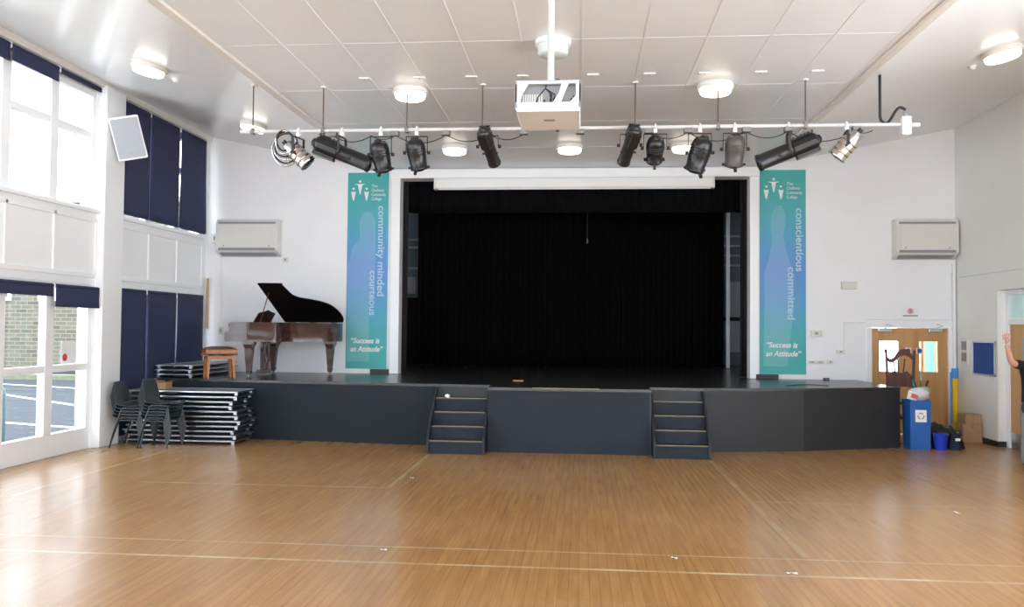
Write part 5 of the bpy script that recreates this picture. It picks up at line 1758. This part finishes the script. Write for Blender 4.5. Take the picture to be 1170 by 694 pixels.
# raised right arm
chain(V, E, R, [(-0.15, 0.0, 1.41), (-0.205, -0.005, 1.42), (-0.30, -0.04, 1.43), (-0.335, -0.06, 1.47), (-0.365, -0.07, 1.58), (-0.393, -0.065, 1.70)], [0.062, 0.058, 0.047, 0.043, 0.04, 0.028], ch)
# hanging left arm, bent a little
chain(V, E, R, [(0.15, 0.0, 1.41), (0.21, 0.0, 1.38), (0.235, 0.015, 1.25), (0.25, 0.02, 1.12), (0.25, -0.01, 1.0), (0.245, -0.04, 0.88)], [0.062, 0.058, 0.047, 0.042, 0.038, 0.027], ch)
for s in (-1, 1):
    chain(V, E, R, [(s * 0.09, 0, 0.84), (s * 0.10, 0.0, 0.66), (s * 0.105, -0.01, 0.47), (s * 0.108, 0.02, 0.30), (s * 0.11, 0.03, 0.09), (s * 0.115, -0.05, 0.05)], [0.085, 0.075, 0.055, 0.052, 0.036, 0.035], pel)
body = skin_mesh('body', V, E, R, M['skin'], P)

def hand(base, wrist_dir, palm_n, side_thumb, curl, parent):
    """palm and five fingers"""
    d = Vector(wrist_dir).normalized()
    n = Vector(palm_n)
    n = (n - d * n.dot(d)).normalized()
    w = d.cross(n)
    B = Vector(base)
    V, E, R = [], [], []
    r0 = chain(V, E, R, [B - d * 0.02, B + d * 0.025, B + d * 0.06], [(0.024, 0.018), (0.034, 0.016), (0.037, 0.014)])
    skin_mesh('palm', V, E, R, M['skin'], parent, 2)
    lens = [0.068, 0.078, 0.073, 0.056]
    for k in range(4):
        off = (k - 1.5) * 0.0205 * -side_thumb
        V, E, R = [], [], []
        b0 = B + d * 0.062 + w * off
        L = lens[k]
        spread = w * off * 0.35
        p1 = b0 + d * (L * 0.45) + spread * 0.5 + n * (curl * 0.10 * L)
        p2 = p1 + d * (L * 0.30) + spread * 0.3 + n * (curl * 0.28 * L)
        p3 = p2 + d * (L * 0.22) + spread * 0.1 + n * (curl * 0.34 * L)
        chain(V, E, R, [b0 - d * 0.02, b0, p1, p2, p3], [0.009, 0.0095, 0.0088, 0.008, 0.0068])
        skin_mesh('finger', V, E, R, M['skin'], parent, 2, 1)
    V, E, R = [], [], []
    b0 = B + d * 0.012 + w * (side_thumb * 0.025)
    chain(V, E, R, [b0 - w * side_thumb * 0.01, b0 + w * (side_thumb * 0.02) + d * 0.022, b0 + w * (side_thumb * 0.036) + d * 0.048, b0 + w * (side_thumb * 0.040) + d * 0.070], [0.013, 0.0115, 0.0095, 0.0075])
    skin_mesh('thumb', V, E, R, M['skin'], parent, 2, 1)
hand((-0.396, -0.065, 1.715), (-0.08, 0.02, 1), (0, -1, 0), 1, 0.6, body)
hand((0.245, -0.045, 0.865), (-0.02, -0.15, -1), (-1, -0.2, 0), 1, 1.0, body)
# face
f_ = MB()
for s in (-1, 1):
    f_.ball((s * 0.030, -0.086, 1.652), 0.0125, 12, 8, (1.1, 0.8, 0.7))
f_.build('eyes', M['paper'], body)
f_ = MB()
for s in (-1, 1):
    f_.ball((s * 0.030, -0.0935, 1.652), 0.006, 10, 6, (1, 0.6, 1))
f_.build('pupils', M['hair'], body)
f_ = MB()
for s in (-1, 1):
    f_.tube([(s * 0.014, -0.094, 1.671), (s * 0.030, -0.094, 1.677), (s * 0.048, -0.084, 1.672)], [0.003, 0.004, 0.002], 6)
f_.build('eyebrows', M['hair'], body)
V, E, R = [], [], []
chain(V, E, R, [(0, -0.085, 1.665), (0, -0.105, 1.635), (0, -0.108, 1.615)], [0.010, 0.013, 0.014])
skin_mesh('nose', V, E, R, M['skin'], body, 2)
f_ = MB().ball((0, -0.084, 1.577), 0.022, 14, 8, (1.1, 0.5, 0.32))
f_.build('mouth', M['pink'], body)
f_ = MB()
for s in (-1, 1):
    f_.ball((s * 0.082, 0.0, 1.64), 0.028, 12, 8, (0.35, 0.6, 1.0))
f_.build('ears', M['skin'], body)
def hairfn(u, v):
    a = 2 * PI * u
    t_ = PI / 2 - v * 1.55
    lo = 0.55 + 0.45 * math.sin(a)         # shorter in front (-y)
    t_ = PI / 2 - v * (1.08 + 0.95 * lo)
    rip = 1 + 0.03 * math.sin(9 * a + 6 * v)
    return (0.086 * rip * math.cos(t_) * math.cos(a), 0.002 + 0.105 * rip * math.cos(t_) * math.sin(a), 1.668 + 0.103 * math.sin(t_))
MB().grid(hairfn, 28, 12, 0.004).build('hair', M['hair'], body)
# clothing
V, E, R = [], [], []
pb = chain(V, E, R, [(0, 0.0, 0.80), (0, 0.0, 0.90)], [(0.178, 0.132), (0.176, 0.13)])
ct = chain(V, E, R, [(0, 0.005, 1.08), (0, 0.0, 1.24), (0, 0.005, 1.385)], [(0.166, 0.122), (0.176, 0.126), (0.148, 0.104)], pb)
chain(V, E, R, [(0, 0.003, 1.44), (0, 0.0, 1.478)], [0.08, 0.066], ct)
chain(V, E, R, [(-0.15, 0.0, 1.41), (-0.205, -0.005, 1.42), (-0.275, -0.03, 1.427)], [0.076, 0.073, 0.068], ct)
chain(V, E, R, [(0.15, 0.0, 1.41), (0.213, 0.0, 1.375), (0.235, 0.01, 1.27)], [0.076, 0.073, 0.068], ct)
sh = skin_mesh('t_shirt', V, E, R, M['tshirt'], P)
MB().box(0.02, 0.10, -0.132, -0.126, 1.22, 1.26).build('shirt_print', M['greyprint'], sh)
V, E, R = [], [], []
pb = chain(V, E, R, [(0, 0, 0.98), (0, 0, 0.88)], [(0.16, 0.116), (0.17, 0.125)])
for s in (-1, 1):
    chain(V, E, R, [(s * 0.09, 0, 0.80), (s * 0.10, 0.0, 0.66), (s * 0.105, -0.008, 0.47), (s * 0.108, 0.015, 0.30), (s * 0.11, 0.02, 0.04)], [0.098, 0.088, 0.074, 0.068, 0.062], pb)
skin_mesh('trousers', V, E, R, M['trousers'], P)
for s in (-1, 1):
    V, E, R = [], [], []
    chain(V, E, R, [(s * 0.11, 0.055, 0.045), (s * 0.112, -0.02, 0.048), (s * 0.118, -0.10, 0.04), (s * 0.122, -0.155, 0.034)], [0.042, 0.044, 0.044, 0.034])
    o = skin_mesh('shoe', V, E, R, M['shoe'], P)
MB().tube([(-0.17, -0.08, 0.90), (-0.19, -0.09, 0.83), (-0.185, -0.10, 0.76)], [0.02, 0.028, 0.02], 10).build('belt_pouch', M['shoe'], P)
# ------------------------------------------------------------------ light, camera
wd = bpy.data.worlds.new('overcast sky')
SC.world = wd
wd.use_nodes = True
bg = wd.node_tree.nodes['Background']
wn = wd.node_tree
wtc = wn.nodes.new('ShaderNodeTexCoord')
wsx = wn.nodes.new('ShaderNodeSeparateXYZ')
wrp = wn.nodes.new('ShaderNodeValToRGB')
wmr = wn.nodes.new('ShaderNodeMapRange')
wmr.inputs['From Min'].default_value = -0.08
wmr.inputs['From Max'].default_value = 0.08
wn.links.new(wtc.outputs['Generated'], wsx.inputs[0])
wn.links.new(wsx.outputs['Z'], wmr.inputs['Value'])
wn.links.new(wmr.outputs['Result'], wrp.inputs['Fac'])
wrp.color_ramp.elements[0].color = (0.93, 0.96, 1.0, 1)      # added glow below the horizon, stands in for sunlit ground, lifts the ceiling
wrp.color_ramp.elements[1].color = (0.50, 0.57, 0.64, 1)     # hazy sky
wn.links.new(wrp.outputs['Color'], bg.inputs['Color'])
bg.inputs['Strength'].default_value = 7.0
def portal(name, loc, rot, sx, sy):
    l = bpy.data.lights.new(name, 'AREA')
    l.shape = 'RECTANGLE'
    l.size, l.size_y = sx, sy
    l.cycles.is_portal = True
    o = bpy.data.objects.new(name, l)
    COL.objects.link(o)
    o.location, o.rotation_euler = loc, rot
for i, (a, b) in enumerate(BAYS[1:]):
    portal('window_daylight', (XL - 0.2, (a + b) / 2, 4.45), (0, -PI / 2, 0), 1.8, b - a)
    portal('window_daylight', (XL - 0.2, (a + b) / 2, 1.35), (0, -PI / 2, 0), 2.1, b - a)
for a, b in RW:
    portal('window_daylight', (XR + 0.3, (a + b) / 2, 2.75), (0, PI / 2, 0), 4.3, b - a)
for a, b in RWIN:
    portal('window_daylight', ((a + b) / 2, YR - 0.2, 2.5), (PI / 2, 0, 0), b - a, 4.2)

yaw, pitch, roll = 0.083, 0.0306, 0.0090
cy, sy = math.cos(yaw), math.sin(yaw)
f = Vector((-sy * math.cos(pitch), cy * math.cos(pitch), math.sin(pitch)))
r = Vector((cy, sy, 0))
u = r.cross(f)
c, s = math.cos(roll), math.sin(roll)
r, u = r * c + u * s, u * c - r * s
cam = bpy.data.cameras.new('camera')
cam.sensor_width = 36
cam.lens = 36 * 944 / 1170
cam.clip_end = 300
co = bpy.data.objects.new('camera', cam)
COL.objects.link(co)
co.matrix_world = Matrix(((r.x, u.x, -f.x, 0), (r.y, u.y, -f.y, 0), (r.z, u.z, -f.z, 1.85), (0, 0, 0, 1)))
SC.camera = co
SC.cycles.use_denoising = True
SC.cycles.max_bounces = 8
SC.cycles.diffuse_bounces = 5
SC.cycles.glossy_bounces = 4
SC.cycles.transparent_max_bounces = 12
SC.cycles.sample_clamp_indirect = 6
SC.cycles.caustics_reflective = False
SC.cycles.caustics_refractive = False
vs = SC.view_settings
vs.view_transform = 'Standard'
vs.look = 'None'
vs.gamma = 1
vs.use_curve_mapping = False
vs.exposure = 0.76
